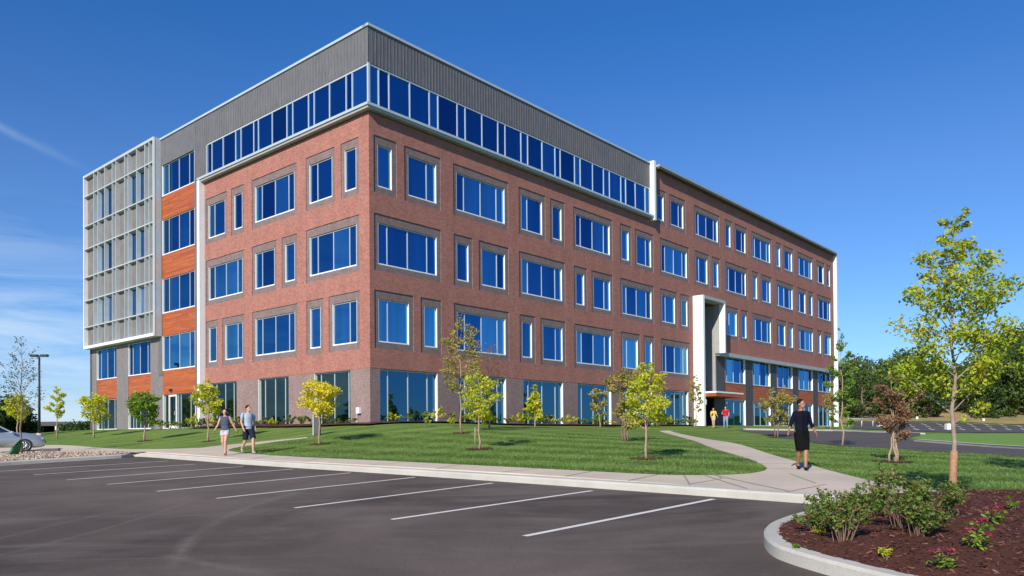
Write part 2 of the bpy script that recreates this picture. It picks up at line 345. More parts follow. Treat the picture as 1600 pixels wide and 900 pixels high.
for a_ in ((1253, 735, 18.7), (1313, 697, 36), (1427, 704, 28), (1600, 714.7, 23), (1210, 684, 52), (1300, 674, 72), (1428, 688, 42), (1600, 702, 31), (1500, 677, 70), (1640, 677, 66), (1430, 668, 98), (1640, 668, 96), (1500, 656, 135), (1640, 657, 130), (1340, 655, 135), (1500, 634, 152), (1640, 634, 150), (1340, 634, 160), (1750, 640, 130),
           (10, 705, 42), (90, 686, 56), (150, 686, 52), (62, 679.5, 75), (-100, 690, 60), (-100, 681, 130), (60, 680, 130), (226, 689, 44), (325, 690, 40), (499, 694, 32), (749, 702, 27), (1010, 717, 21.5), (1180, 722, 19.5), (1060, 690, 30)):
    cp.append(_pt(*a_))
cp.append((-90, 170, 1.2)); cp.append((20, 170, 4)); cp.append((100, 175, 7)); cp.append((-60, 0, -.7)); cp.append((60, 5, 1.0)); cp.append((60, 30, 1.2)); cp.append((0, -20, -.6))
cp = np.array(cp)
def _U(r2): return r2 * np.log(r2 + 1e-9)
_P = cp[:, :2] / 50.; _n = len(cp)
_K = _U(((_P[:, None] - _P[None]) ** 2).sum(-1)) + np.eye(_n) * 0.004
_Q = np.c_[np.ones(_n), _P]; _A = np.block([[_K, _Q], [_Q.T, np.zeros((3, 3))]])
_W = np.linalg.solve(_A, np.r_[cp[:, 2], np.zeros(3)])
def H(x, y):
    x = np.clip(np.atleast_1d(np.asarray(x, float)), -95, 105); y = np.clip(np.atleast_1d(np.asarray(y, float)), -20, 175)
    p = np.stack([x, y], -1) / 50.; out = np.empty(len(p))
    for i in range(0, len(p), 4000):
        q = p[i:i + 4000]; out[i:i + 4000] = _U(((q[:, None] - _P[None]) ** 2).sum(-1)) @ _W[:_n] + _W[_n] + q @ _W[_n + 1:]
    return out
def h1(x, y): return float(H(x, y)[0])
def W(px, py, dz=0., plane_only=False):
    """point of the photograph's ray on the ground"""
    d = raydir(px, py); t = np.concatenate([np.arange(4, 60, .25), np.arange(60, 190, .5)])
    xs, ys, zs = d.x * t, d.y * t, CAMZ + d.z * t
    g = (plane(xs, ys) + dz) if plane_only else H(xs, ys) + dz
    below = np.where(zs <= g)[0]
    if len(below) == 0: i = int(np.argmin(zs - g)); return (float(xs[i]), float(ys[i]), float(g[i]))
    i = below[0]
    if i == 0: return (float(xs[0]), float(ys[0]), float(g[0]))
    f = (zs[i - 1] - g[i - 1]) / ((zs[i - 1] - g[i - 1]) - (zs[i] - g[i])); tt = t[i - 1] + f * (t[i] - t[i - 1])
    x, y = d.x * tt, d.y * tt
    return (x, y, (plane(x, y) + dz) if plane_only else h1(x, y) + dz)
def drape(name, poly, dz, mat, cell=1.0, skirt=0, lot=False, kind='structure', mound=None, parent=None):
    bm = NB(); vs_ = [bm.verts.new((p[0], p[1], 0)) for p in poly]; bm.faces.new(vs_)
    xs = [p[0] for p in poly]; ys = [p[1] for p in poly]
    for ax, lo, hi in ((0, min(xs), max(xs)), (1, min(ys), max(ys))):
        k = math.ceil(lo / cell) * cell
        while k < hi:
            co = (k, 0, 0) if ax == 0 else (0, k, 0); no = (1, 0, 0) if ax == 0 else (0, 1, 0)
            bmesh.ops.bisect_plane(bm, geom=bm.verts[:] + bm.edges[:] + bm.faces[:], plane_co=co, plane_no=no, dist=1e-4); k += cell
    bmesh.ops.recalc_face_normals(bm, faces=bm.faces[:])
    if sum(f.normal.z * f.calc_area() for f in bm.faces) < 0: bmesh.ops.reverse_faces(bm, faces=bm.faces[:])
    X = np.array([v.co.x for v in bm.verts]); Y = np.array([v.co.y for v in bm.verts])
    Z = (plane(X, Y) if lot else H(X, Y)) + dz
    for v, z in zip(bm.verts, Z):
        v.co.z = z + (mound(v.co.x, v.co.y) if mound else 0)
    if skirt:
        be = [e for e in bm.edges if e.is_boundary]; r = bmesh.ops.extrude_edge_only(bm, edges=be)
        for v in [g for g in r['geom'] if isinstance(g, bmesh.types.BMVert)]: v.co.z -= skirt
    o = ob(name, bm, mat, parent)
    if kind: o['kind'] = kind
    return o
def smoothline(pts, n=8):
    out = []; P = [Vector(p[:2]) for p in pts]
    for i in range(len(P) - 1):
        p0 = P[max(i - 1, 0)]; p1 = P[i]; p2 = P[i + 1]; p3 = P[min(i + 2, len(P) - 1)]
        for k in range(n):
            t = k / n; out.append(.5 * ((2 * p1) + (-p0 + p2) * t + (2 * p0 - 5 * p1 + 4 * p2 - p3) * t * t + (-p0 + 3 * p1 - 3 * p2 + p3) * t ** 3))
    out.append(P[-1]); return [(p.x, p.y) for p in out]
def offset(line, d):
    out = []
    for i, p in enumerate(line):
        a = Vector(line[max(i - 1, 0)]); b = Vector(line[min(i + 1, len(line) - 1)]); t = (b - a).normalized(); out.append((p[0] - t.y * d, p[1] + t.x * d))
    return out
def prism_strip(name, line, width, zf0, ztop, zbot, mat, bevel=.03, kind='structure'):
    """kerb: line at its road side, width to the left of travel"""
    bm = NB(); inner = offset(line, width); mid = offset(line, bevel); prev = None; rows_ = []
    for (a, m_, b) in zip(line, mid, inner):
        za = zf0(a[0], a[1]); zb = zf0(b[0], b[1])
        row = [bm.verts.new((a[0], a[1], za + zbot)), bm.verts.new((a[0], a[1], za + ztop - bevel)), bm.verts.new((m_[0], m_[1], za + ztop)), bm.verts.new((b[0], b[1], zb + ztop)), bm.verts.new((b[0], b[1], zb + zbot))]
        if prev:
            for k in range(4): bm.faces.new((prev[k], row[k], row[k + 1], prev[k + 1]))
        prev = row
        rows_.append(row)
    if len(rows_) > 1: bm.faces.new(rows_[0]); bm.faces.new(rows_[-1])
    bmesh.ops.recalc_face_normals(bm, faces=bm.faces[:])
    o = ob(name, bm, mat); o['kind'] = kind; return o

# kerb line of the near lot (world xy), from the pixels of its foot
kpx = [(216.6, 713.6), (300, 719.5), (400, 727), (600, 740), (800, 753.7), (1000, 768), (1180, 781), (1274, 788)]
kerb = [W(x, y, 0, True)[:2] for x, y in kpx]
kl = Vector(kerb[0]); 
kerb_left = [W(-260, 746, 0, True)[:2], W(-120, 737, 0, True)[:2], W(0, 728, 0, True)[:2], W(100, 721.5, 0, True)[:2], W(190, 715.8, 0, True)[:2]]
kerb_right = [(6.6, 11.9), (8.6, 11.2), (11, 10.9), (18, 10.6), (40, 12)]
KL = smoothline(kerb_left + kerb, 6)
FRONT = KL + smoothline([kerb[-1]] + kerb_right, 6)[1:]
fx = np.array([p[0] for p in FRONT]); fy = np.array([p[1] for p in FRONT]); o_ = np.argsort(fx)
def kerbY(x): return np.interp(x, fx[o_], fy[o_])

# ------------------------------------------------------------------ ground sheet
def axis(segs):
    out = []
    for a, b, st in segs: out += list(np.arange(a, b, st))
    out.append(segs[-1][1]); return np.array(out)
gx = axis([(-900, -100, 60), (-100, -40, 4), (-40, 26, .6), (26, 60, 1.5), (60, 110, 4), (110, 900, 60)])
gy = axis([(-120, -20, 20), (-20, 4, 2), (4, 46, .5), (46, 110, 1.5), (110, 180, 4), (180, 1500, 80)])
GX, GY = np.meshgrid(gx, gy); Xf, Yf = GX.ravel(), GY.ravel(); Zf = H(Xf, Yf)
far = np.clip((Yf - 180) / 400, 0, 1); Zf = Zf * (1 - far) + far * np.where(Xf < 0, 1.6, 6)
lotm = (Yf < kerbY(Xf) + .45)
Zf = np.where(lotm, np.minimum(Zf, plane(Xf, Yf)) - .35, Zf)
nx, ny = len(gx), len(gy); idx = np.arange(nx * ny).reshape(ny, nx)
fc = np.stack([idx[:-1, :-1], idx[:-1, 1:], idx[1:, 1:], idx[1:, :-1]], -1).reshape(-1, 4)
me = bpy.data.meshes.new('lawn'); me.from_pydata(np.stack([Xf, Yf, Zf], -1).tolist(), [], fc.tolist())
g_ = ob('lawn', me, MT['lawn']); smooth(g_); g_['kind'] = 'structure'

# near parking lot
drape('parking_lot', [(-70, -60)] + [(-70, FRONT[0][1])] + FRONT + [(40, -60)], 0, MT['asphalt'], 4, lot=True)
prism_strip('kerb', [p for p in FRONT if p[0] < 30], .32, plane, .15, -.3, MT['curb'], .035)
# walk along the lot, with its branches
inner_px = [(1198, 733), (1170, 740), (1100, 743), (1000, 741), (800, 730.5), (600, 720.5), (400, 710), (358, 702.5)]
def WW(l): return [W(x, y)[:2] for x, y in l]
front_lawn_edge = smoothline(WW([(480, 684.5), (420, 692), (358, 702.5), (400, 710), (600, 720.5), (800, 730.5), (1000, 741), (1100, 743.2), (1165, 741), (1193, 736.5)]) , 5)
tip = smoothline(WW([(1193, 736.5), (1198, 731.5), (1184, 723), (1150, 711), (1100, 695), (1060, 682), (1030, 673.3)]), 5)
backr = smoothline(WW([(1046, 672.8), (1130, 690), (1210, 712), (1290, 734), (1380, 756), (1470, 768), (1640, 783)]), 5)
leftside = smoothline(WW([(480, 683.2), (345, 696.4), (300, 700.6), (199, 702), (69, 695.5), (-60, 694), (-260, 694)]), 5)
kin = offset([p for p in FRONT if p[0] < 30], .30)
kin_main = [p for p in kin if p[0] > kerb[0][0] - .3]
# polygon A: along kerb (left to right) ... back along lawn edges
polyA = kin_main[:]
# right end
polyA += [tuple(backr[-1])] if backr[-1][0] > kin_main[-1][0] else []
right_b = [p for p in backr[::-1]]
polyA = [p for p in kin_main if p[0] < backr[-1][0]] + right_b + tip[::-1] + front_lawn_edge[::-1] + leftside[:]
lw = [p for p in kin if p[0] <= kerb[0][0] - .3]
# left part: pavement reaches behind the rock bed
bedtop = WW([(-260, 712), (0, 708.5), (100, 708), (190, 706.8)])
polyA += bedtop
drape('sidewalk', polyA, .012, MT['walk'], 1.0, skirt=.12)
# rock bed
rb = smoothline(WW([(-260, 711.5), (0, 708), (100, 707.5), (190, 706.3), (214, 708)]), 4) + [p for p in kin[::-1] if p[0] <= kerb[0][0] + .2]
drape('rock_bed', rb, .02, MT['dirt'], 1.0)
# joints in the walk
def joint(a, b, wd=.035):
    A_, B_ = Vector(a), Vector(b); n_ = (B_ - A_); L_ = n_.length; n_.normalize(); pr = Vector((-n_.y, n_.x)) * wd / 2; st = []
    k = max(1, int(L_ / .5)); return [tuple(A_ + n_ * L_ * i / k + pr) for i in range(k + 1)] + [tuple(A_ + n_ * L_ * (k - i) / k - pr) for i in range(k + 1)]
MT['joint'] = vary('dark walk joint', (.24, .215, .18), (.32, .285, .24), 5, .95)  # darker concrete tone of the joint lines
jb = NB()
def add_joint(a, b, wd=.035):
    q = joint(a, b, wd); n2 = len(q) // 2; prev = None
    for i in range(n2):
        p1, p2 = q[i], q[-1 - i]; r = (jb.verts.new((p1[0], p1[1], h1(*p1) + .018)), jb.verts.new((p2[0], p2[1], h1(*p2) + .018)))
        if prev: jb.faces.new((prev[0], r[0], r[1], prev[1]))
        prev = r
fl = [Vector(p) for p in front_lawn_edge]
for i, p in enumerate(kin_main[::3]):
    P_ = Vector(p); near = min(fl, key=lambda q: (q - P_).length)
    if (near - P_).length < 3.5: add_joint(p, tuple(near))
for a_, b_ in (((1119, 742), (1128, 749)), ((1128, 749), (1075, 758)), ((1234, 741), (1275, 756)), ((1290, 758), (1230, 770)), ((1240, 727), (1262, 726))): add_joint(W(*a_)[:2], W(*b_)[:2], .025)
tp = [Vector(p) for p in backr]
for p in tip[4::5]:
    P_ = Vector(p); near = min(tp, key=lambda q: (q - P_).length); add_joint(p, tuple(near), .03)
for f in jb.faces:
    if f.normal.z < 0: f.normal_flip()
tag(ob('sidewalk_joints', jb, MT['joint']), kind='structure')

# painted stall lines
stalls = [((820, 838), (1115, 780)), ((612, 812), (925, 767)), ((460, 794), (770, 755)), ((338, 779), (648, 746)), ((245, 768), (548, 739)), ((167, 757), (458, 733)), ((104, 750), (380, 729)), ((52, 742), (305, 725.5)), ((0, 736.5), (262, 720.5))]
for a_, b_ in stalls:
    A_ = Vector(W(*a_, 0, True)[:2]); B_ = Vector(W(*b_, 0, True)[:2]); n_ = (B_ - A_).normalized(); pr = Vector((-n_.y, n_.x)) * .055
    drape('parking_line', [tuple(A_ + pr), tuple(A_ - pr), tuple(B_ - pr), tuple(B_ + pr)], .005, MT['paint'], 1, lot=True)

# drive on the right, verge, far lot
near_d = smoothline(WW([(1150, 673), (1180, 677), (1210, 683), (1260, 690), (1313, 697), (1427, 704), (1520, 709), (1640, 716.5)]), 4)
far_d = smoothline(WW([(1640, 703), (1520, 695.5), (1428, 688), (1424, 684), (1440, 678.5), (1400, 675.5), (1300, 673.2), (1165, 671.5)]), 4)
drape('driveway', near_d + far_d, .02, MT['asphalt2'], 2)
def rib(name, px, wd, dz, mat):
    l = smoothline(WW(px), 4); prism_strip(name, l, wd, lambda x, y: h1(x, y), dz, -.1, mat, .02)
rib('kerb', [(1640, 705), (1520, 697.5), (1428, 690)], -.35, .13, MT['curb'])
rib('kerb', [(1165, 672.2), (1300, 674), (1400, 676.3), (1438, 679)], .35, .13, MT['curb'])
verge = WW([(1440, 679), (1428, 688), (1520, 695.5), (1640, 703), (1640, 677.5), (1500, 677.5)])
drape('verge', verge, .03, MT['lawn2'], 2)
flot = WW([(1330, 670), (1420, 674), (1500, 676.5), (1640, 676.5), (1640, 666), (1500, 660.5), (1400, 659.5), (1335, 660)])
drape('far_parking_lot', flot, .04, MT['asphalt2'], 4)
random.seed(4)
lb = NB()
for row, y0 in enumerate((662.5, 666.0, 670.5)):
    for k in range(9):
        px = 1415 + k * 24 + row * 6
        if row == 0 and px > 1560: continue
        a_ = Vector(W(px, y0)); b_ = Vector(W(px + 9, y0 + 2.2)); n_ = (b_ - a_).to_2d().normalized(); pr = Vector((-n_.y, n_.x, 0)) * .09
        v_ = [lb.verts.new(a_ + pr + Vector((0, 0, .06))), lb.verts.new(a_ - pr + Vector((0, 0, .06))), lb.verts.new(b_ - pr + Vector((0, 0, .06))), lb.verts.new(b_ + pr + Vector((0, 0, .06)))]
        f = lb.faces.new(v_)
for f in lb.faces:
    f.normal_update()
    if f.normal.z < 0: f.normal_flip()
tag(ob('far_parking_lines', lb, MT['paint']), kind='structure')
hill = WW([(1305, 664), (1335, 659), (1400, 658.5), (1500, 659), (1640, 664)])
hb = [(130, 128), (130, 176), (60, 176), (40, 176)]
drape('embankment', hill + [(170, 120), (170, 176), (100, 176), (46, 174)], .08, MT['dirt'], 6)

# ------------------------------------------------------------------ the building
B = thing('office_building', 'red brick five storey office building with ribbon windows and white entrance portal', 'building', (BC.x, BC.y, BZ), math.pi / 2 - YAW)
def P(side, s, d, z): return (s, -d, z) if side == 'R' else (-d, s, z)
def fb(bm, side, s0, s1, d0, d1, z0, z1, mi=0):
    a = P(side, s0, d0, z0); b = P(side, s1, d1, z1)
    bx(bm, min(a[0], b[0]), max(a[0], b[0]), min(a[1], b[1]), max(a[1], b[1]), z0, z1, mi)
def quad(bm, pts, side, mi=0):
    v = [bm.verts.new(p) for p in pts]
    if side == 'L': v = v[::-1]
    f = bm.faces.new(v); f.material_index = mi
def wall(bm, side, s0, s1, z0, z1, d, holes, mi=0):
    S = sorted({s0, s1, *[h[0] for h in holes], *[h[1] for h in holes]}); Z = sorted({z0, z1, *[h[2] for h in holes], *[h[3] for h in holes]})
    S = [s for s in S if s0 <= s <= s1]; Z = [z for z in Z if z0 <= z <= z1]
    for i in range(len(S) - 1):
        for j in range(len(Z) - 1):
            cs, cz = (S[i] + S[i + 1]) / 2, (Z[j] + Z[j + 1]) / 2
            if any(h[0] < cs < h[1] and h[2] < cz < h[3] for h in holes): continue
            quad(bm, [P(side, S[i], d, Z[j]), P(side, S[i + 1], d, Z[j]), P(side, S[i + 1], d, Z[j + 1]), P(side, S[i], d, Z[j + 1])], side, mi)
def reveal(bm, side, h, d0, d1, mi=0):
    s0, s1, z0, z1 = h[:4]
    for a, b in (((s0, z0), (s0, z1)), ((s0, z1), (s1, z1)), ((s1, z1), (s1, z0)), ((s1, z0), (s0, z0))):
        quad(bm, [P(side, a[0], d0, a[1]), P(side, b[0], d0, b[1]), P(side, b[0], d1, b[1]), P(side, a[0], d1, a[1])], side, mi)
def tints(o, rnd):
    a = o.data.attributes.new('tint', 'FLOAT', 'FACE')
    for i in range(len(o.data.polygons)): a.data[i].value = min(1, max(0, rnd.gauss(.5, .34)))
def window(side, h, mulls, dj=(-.05, -.24), dp=-.16, name='window', pane='glass', jt=.035, mw=.055, rails=(), fm='white', bt=.10):
    s0, s1, z0, z1 = h[:4]; bm = NB(); e = .002
    fb(bm, side, s0 + e, s0 + jt, dj[1], dj[0], z0 + e, z1 - e, 0); fb(bm, side, s1 - jt, s1 - e, dj[1], dj[0], z0 + e, z1 - e, 0)
    fb(bm, side, s0 + jt, s1 - jt, dj[1], dj[0] - .01, z0 + e, z0 + bt * .7, 0); fb(bm, side, s0 + jt, s1 - jt, dj[1], dp + .05, z1 - .06, z1 - e, 1)
    for m_ in mulls: fb(bm, side, m_ - mw / 2, m_ + mw / 2, dj[1], dp + .035, z0 + bt * .7, z1 - .06, 1)
    for r in rails: fb(bm, side, s0 + jt, s1 - jt, dj[1], dp + .05, r - .03, r + .03, 1)
    o = ob(name, bm, [MT[fm], MT['alu']], B)
    bm = NB(); sp = sorted([s0 + jt, *mulls, s1 - jt]); rnd = random.Random(int(s0 * 100 + z0 * 10))
    for i in range(len(sp) - 1):
        j = [rnd.uniform(-.010, .010) for _ in range(3)]
        quad(bm, [P(side, sp[i], dp + j[0], z0 + .05), P(side, sp[i + 1], dp + j[1], z0 + .05), P(side, sp[i + 1], dp + j[2], z1 - .05), P(side, sp[i], dp + j[0] + j[2] - j[1], z1 - .05)], side)
    po = ob('pane', bm, MT[pane], o); tints(po, rnd); return o

MT['glass2'] = glass('sky blue glass behind the screen', (.22, .42, .75), (.01, .05, .12), .9)
FZ = {'F2': (4.53, 6.90), 'F3': (8.80, 11.10), 'F4': (13.07, 15.38), 'F5': (17.34, 19.45)}
PW = 4.43
def bay_wins(side, o, kind, z):
    z0, z1 = z; sm, lg = .72, 1.495
    if kind == 'W': return [((o, o + PW, z0, z1), [o + sm, o + sm + lg, o + sm + 2 * lg])]
    if kind == 'NM': return [((o, o + 1.03, z0, z1), []), ((o + 2.2, o + PW, z0, z1), [o + PW - sm])]
    return [((o, o + 2.23, z0, z1), [o + sm]), ((o + 3.38, o + PW, z0, z1), [])]
wins = {'R': [], 'L': []}
ro = lambda i: .62 + 6.085 * i
lo = lambda i: 1.18 + 5.98 * i
for i in range(12):
    wins['R'] += bay_wins('R', ro(i), ('NM', 'W', 'MN', 'W')[i % 4], FZ['F4'])
    if i != 6: wins['R'] += bay_wins('R', ro(i), ['W', 'NM', 'W', 'NM', 'W', 'MN', '', 'MN', 'W', 'MN', 'W', 'NM'][i], FZ['F3'])
    if i < 6: wins['R'] += bay_wins('R', ro(i), ('MN', 'W', 'NM', 'W')[i % 4], FZ['F2'])
    if i > 4: wins['R'] += bay_wins('R', ro(i) - (.55 if i == 5 else 0), ['NM', 'W', 'NM', 'W', 'NM', 'W', 'MN'][i - 5], FZ['F5'])
for i in range(3):
    for f, k in (('F4', ('NM', 'W', 'NM')), ('F3', ('W', 'NM', 'W')), ('F2', ('MN', 'W', 'MN'))):
        for h, mu in bay_wins('L', lo(i), k[i], FZ[f]):
            wins['L'].append((h, [h[0] + h[1] - m_ for m_ in mu] if False else mu))
# on the left face the small light sits at the outer side of each pair, as on the right face
gl = {'R': [(ro(i) + .05, ro(i) + PW - .02, .04, 3.05) for i in range(6)], 'L': [(1.72 + 6.07 * i, 5.2 + 6.07 * i, .04, 3.05) for i in range(3)]}
RB, LB = 36.38, 18.0            # ends of the lower brick
SUR = (.30, .30, .36, .47)
def sur(h): return (h[0] - SUR[0], h[1] + SUR[1], h[2] - SUR[2], h[3] + SUR[3])
for side, runs in (('R', [(0, 29.3, 3.08, 17.0), (29.3, RB, 3.08, 21.55), (RB, 40.85, 11.3, 21.55), (40.85, 73.1, 7.0, 21.55)]), ('L', [(0, LB, 3.08, 17.0)])):
    bm = NB()
    for (a, b, z0, z1) in runs:
        hs_ = [sur(h) for h, _ in wins[side]]
        hs_ = [(max(h[0], a), min(h[1], b), max(h[2], z0), min(h[3], z1)) for h in hs_ if h[1] > a and h[0] < b and h[3] > z0 and h[2] < z1]
        wall(bm, side, a, b, z0, z1, 0, hs_, 0)
    for h, _ in wins[side]:
        q = sur(h); reveal(bm, side, q, 0, -.045, 1); wall(bm, side, q[0], q[1], q[2], q[3], -.045, [h], 1); reveal(bm, side, h, -.045, -.30, 1)
    for i_ in range(0, 12 if side == 'R' else 3):
        js = (ro if side == 'R' else lo)(i_) + PW + .82
        for (a, b, z0, z1) in runs:
            if a + .2 < js < b - .2: fb(bm, side, js - .012, js + .012, -.01, .003, z0 + .02, z1 - .02, 1)
    ob('brick_wall', bm, [MT['brick'], MT['brick_dark']], B)
    bm = NB(); e_ = RB if side == 'R' else LB
    wall(bm, side, 0, e_, -1.2, 3.08, -.012, gl[side], 0)
    for h in gl[side]: reveal(bm, side, h, -.012, -.32, 0)
    ob('base_wall', bm, [MT['brick_base']], B)
    for h, mu in wins[side]: window(side, h, mu)
for h in gl['R']: window('R', h, [h[0] + .70, h[0] + 2.18, h[0] + 3.67], name='ground_floor_window', pane='clear2', dj=(-.03, -.26), dp=-.22)
for h in gl['L']: window('L', h, [h[0] + .4, h[0] + 1.72, h[0] + 3.0] if h[0] < 5 else [h[0] + .65, h[0] + 1.75, h[0] + 2.9], name='ground_floor_window', pane='clear', dj=(-.03, -.26), dp=-.22)

# ribbon glazing on the fifth floor
bmf = NB(); bmp = NB()
mR = [.72, 1.45, 2.98, 4.5, 5.2, 6.8, 7.5, 9.0, 10.5, 11.2, 12.8, 13.5, 15.05, 16.5, 17.1, 18.8, 19.5, 21.05, 22.5, 23.3, 24.9, 25.6, 27.0, 28.5]
mL = [1.45, 2.0, 3.55, 5.05, 5.62, 7.25, 7.88, 9.5, 11.1, 11.65, 13.2, 13.88, 15.5, 17.0]
for side, ms, e_ in (('R', mR, 29.19), ('L', mL, 17.65)):
    cuts = [.03] + ms + [e_]; rj = random.Random(3)
    for i_ in range(len(cuts) - 1):
        j = [rj.uniform(-.012, .012) for _ in range(3)]; c0, c1 = cuts[i_], cuts[i_ + 1]
        quad(bmp, [P(side, c0, -.05 + j[0], 17.33), P(side, c1, -.05 + j[1], 17.33), P(side, c1, -.05 + j[2], 19.6), P(side, c0, -.05 + j[0] + j[2] - j[1], 19.6)], side)
    fb(bmf, side, .06, e_, -.10, .0, 19.56, 19.66)
    fb(bmf, side, .06, e_, -.10, .02, 17.33, 17.40)
    for m_ in ms: fb(bmf, side, m_ - .035, m_ + .035, -.10, .0, 17.40, 19.56)
    fb(bmf, side, e_ - .07, e_, -.10, .06, 17.40, 19.56)
bx(bmf, -.055, .07, -.055, .07, 17.33, 19.66)
rw = ob('ribbon_window', bmf, MT['alu'], B); tints(ob('pane', bmp, MT['glass'], rw), random.Random(2))

# grey ribbed top storey
bm = NB()
for side, a, b, z0 in (('R', 0, 29.3, 19.66), ('L', 0, 25.1, 20.0)): 
    if side == 'L': wall(bm, side, 0, 17.65, 19.66, 21.66, .02, []); wall(bm, side, 17.65, 25.1, 4.0, 21.62, .02, [(17.65, 18.35, 4, 17.33)] + [(19.42, 24.45, q0, q1) for q0, q1 in ((4.35, 6.93), (8.62, 11.2), (12.98, 15.62), (17.4, 19.72), (6.93, 8.62), (11.2, 12.98), (15.62, 17.4), (4.0, 4.35))])
    else: wall(bm, side, a, b, z0, 21.66, .02, [])
for k in range(1, 118): fb(bm, 'R', .25 * k - .014, .25 * k + .014, .02, .04, 19.67, 21.6)
for k in range(1, 84):
    s_ = .3 * k; top = 21.6
    lowz = 19.67 if s_ < 17.6 else (17.35 if s_ < 19.4 else 19.74)
    if s_ > 19.4: continue
    fb(bm, 'L', s_ - .012, s_ + .012, .02, .038, lowz, top)
ob('metal_cladding', bm, MT['clad'], B)
# white coping
bm = NB()
fb(bm, 'R', -.1, 29.3, -.4, .10, 21.66, 21.80); fb(bm, 'L', .1, 24.6, -.4, .10, 21.662, 21.802)
ob('coping', bm, MT['alu'], B)
bm = NB(); fb(bm, 'R', 30.0, 73.1, -.4, .50, 21.56, 21.74); fb(bm, 'R', 30.0, 73.1, .0, .47, 21.40, 21.56, 1)
ob('eave', bm, [MT['greymetal'], MT['soffit']], B)
# projecting ledge below the ribbon + its white end frames
bm = NB()
PJ = .40
fb(bm, 'R', -PJ, 29.19, -.05, PJ, 17.19, 17.33); fb(bm, 'R', -PJ + .08, 29.19, -.05, PJ - .08, 17.05, 17.19, 1)
fb(bm, 'L', .052, 18.35, -.05, PJ, 17.192, 17.332); fb(bm, 'L', .05, 18.05, -.05, PJ - .08, 17.052, 17.192, 1)
o = ob('ledge', bm, [MT['alu'], MT['greymetal']], B)
bm = NB(); fb(bm, 'R', 29.2, 29.5, -.3, PJ + .03, 16.95, 21.86); ob('end_fin', bm, MT['white'], B)
bm = NB(); fb(bm, 'R', 73.1, 73.35, -20, .40, -.6, 21.80); ob('end_fin', bm, MT['white'], B)
bm = NB(); fb(bm, 'L', 18.02, 18.35, -.1, PJ, -.5, 17.14)
ob('frame_post', bm, MT['white'], B)

# stair bay on the left face: glass over wood, five floors
for q0, q1 in ((2.55, 4.35), (6.93, 8.62), (11.2, 12.98), (15.62, 17.4)):
    bm = NB(); fb(bm, 'L', 19.42, 24.45, -.15, .0, q0, q1); ob('wood_panel', bm, MT['wood'], B)
bm = NB()
wall(bm, 'L', 18.35, 38.0, -1.2, 7.2, -.02, [(19.42, 24.45, -.0, 17)] + [(a, b, z0, z1) for a, b in ((26.47, 30.5), (32.65, 36.72)) for z0, z1 in ((.04, 2.5), (2.5, 4.35), (4.35, 6.85))])
for a, b in ((19.42, 24.45),): reveal(bm, 'L', (a, b, .0, 4.0), -.02, -.3)
for a, b in ((26.47, 30.5), (32.65, 36.72)): reveal(bm, 'L', (a, b, .04, 6.85), -.02, -.3)
ob('grey_brick_wall', bm, MT['brick_grey'], B)
for q0, q1 in ((4.35, 6.93), (8.62, 11.2), (12.98, 15.62), (17.4, 19.72)):
    window('L', (19.42, 24.45, q0, q1), [20.35, 21.92, 23.5], name='stair_window', dj=(.0, -.24), dp=-.12, jt=.07)
window('L', (19.42, 24.45, .0, 2.55), [20.4, 21.9, 22.3, 23.6], name='stair_window', pane='clear', dj=(-.02, -.26), dp=-.2, jt=.07)
bm = NB(); fb(bm, 'L', 22.36, 22.46, -.12, -.04, .02, 2.5); fb(bm, 'L', 23.46, 23.56, -.12, -.04, .02, 2.5); fb(bm, 'L', 22.46, 23.46, -.12, -.04, 2.38, 2.5); fb(bm, 'L', 22.46, 23.46, -.12, -.04, .02, .25)
dr_ = ob('door', bm, MT['white'], B); bm = NB(); fb(bm, 'L', 22.55, 22.6, -.03, .01, 1.0, 1.3); ob('handle', bm, MT['greymetal'], dr_)
for a, b in ((26.47, 30.5), (32.65, 36.72)):
    bm = NB(); fb(bm, 'L', a + .01, b - .01, -.2, -.05, 2.6, 4.25); ob('wood_panel', bm, MT['wood'], B)
    window('L', (a, b, 4.27, 6.85), [a + .75, a + 2.1, a + 3.4], name='window', dj=(-.03, -.26), dp=-.18)
    window('L', (a, b, .04, 2.58), [a + .75, a + 2.1, a + 2.9, a + 3.4], name='ground_floor_window', pane='clear', dj=(-.03, -.26), dp=-.2)

# sunshade screen box at the left end
SD = .6; s0, s1, z0, z1 = 24.6, 37.9, 6.95, 21.80
bm = NB()
fb(bm, 'L', s0, s0 + .10, -.1, SD, z0, z1, 1); fb(bm, 'L', s1 - .12, s1, -.3, SD, z0, z1, 0); fb(bm, 'L', s0 + .1, s1 - .12, -.1, SD, z1 - .2, z1, 1); fb(bm, 'L', s0 + .1, s1 - .12, -.1, SD, z0, z0 + .22, 0)
fb(bm, 'L', s0 - .02, s0 + .0, SD - .12, SD + .01, z0, z1 + .01, 0); 
ob('screen_frame', bm, [MT['white'], MT['fin']], B)
sh = []
for zz in (19.98, 17.42, 15.46, 13.05, 11.05, 8.78): sh.append(zz)
bm = NB()
for zz in sh: fb(bm, 'L', s0 + .1, s1 - .12, .0, SD - .03, zz - .045, zz + .045)
ob('sunshade_shelf', bm, MT['fin'], B)
fx_ = [146, 152.4, 163, 175, 180.6, 194.3, 199.8, 213, 226, 232.6]
def s_at(px, d):
    r = raydir(px, 400); c0 = BC - DR * d; k = (c0.x * DR.x + c0.y * DR.y) / (r.x * DR.x + r.y * DR.y); q = Vector((r.x * k, r.y * k)) - c0; return q.dot(DL)
for px in fx_:
    s_ = s_at(px, SD); bm = NB(); fb(bm, 'L', s_ - .035, s_ + .035, .26, SD - .01, z0 + .22, z1 - .2); ob('sunshade_fin', bm, MT['fin'], B)
bm = NB(); wh = []
wrow = ((17.5, 19.9), (13.13, 15.4), (8.86, 11.0))
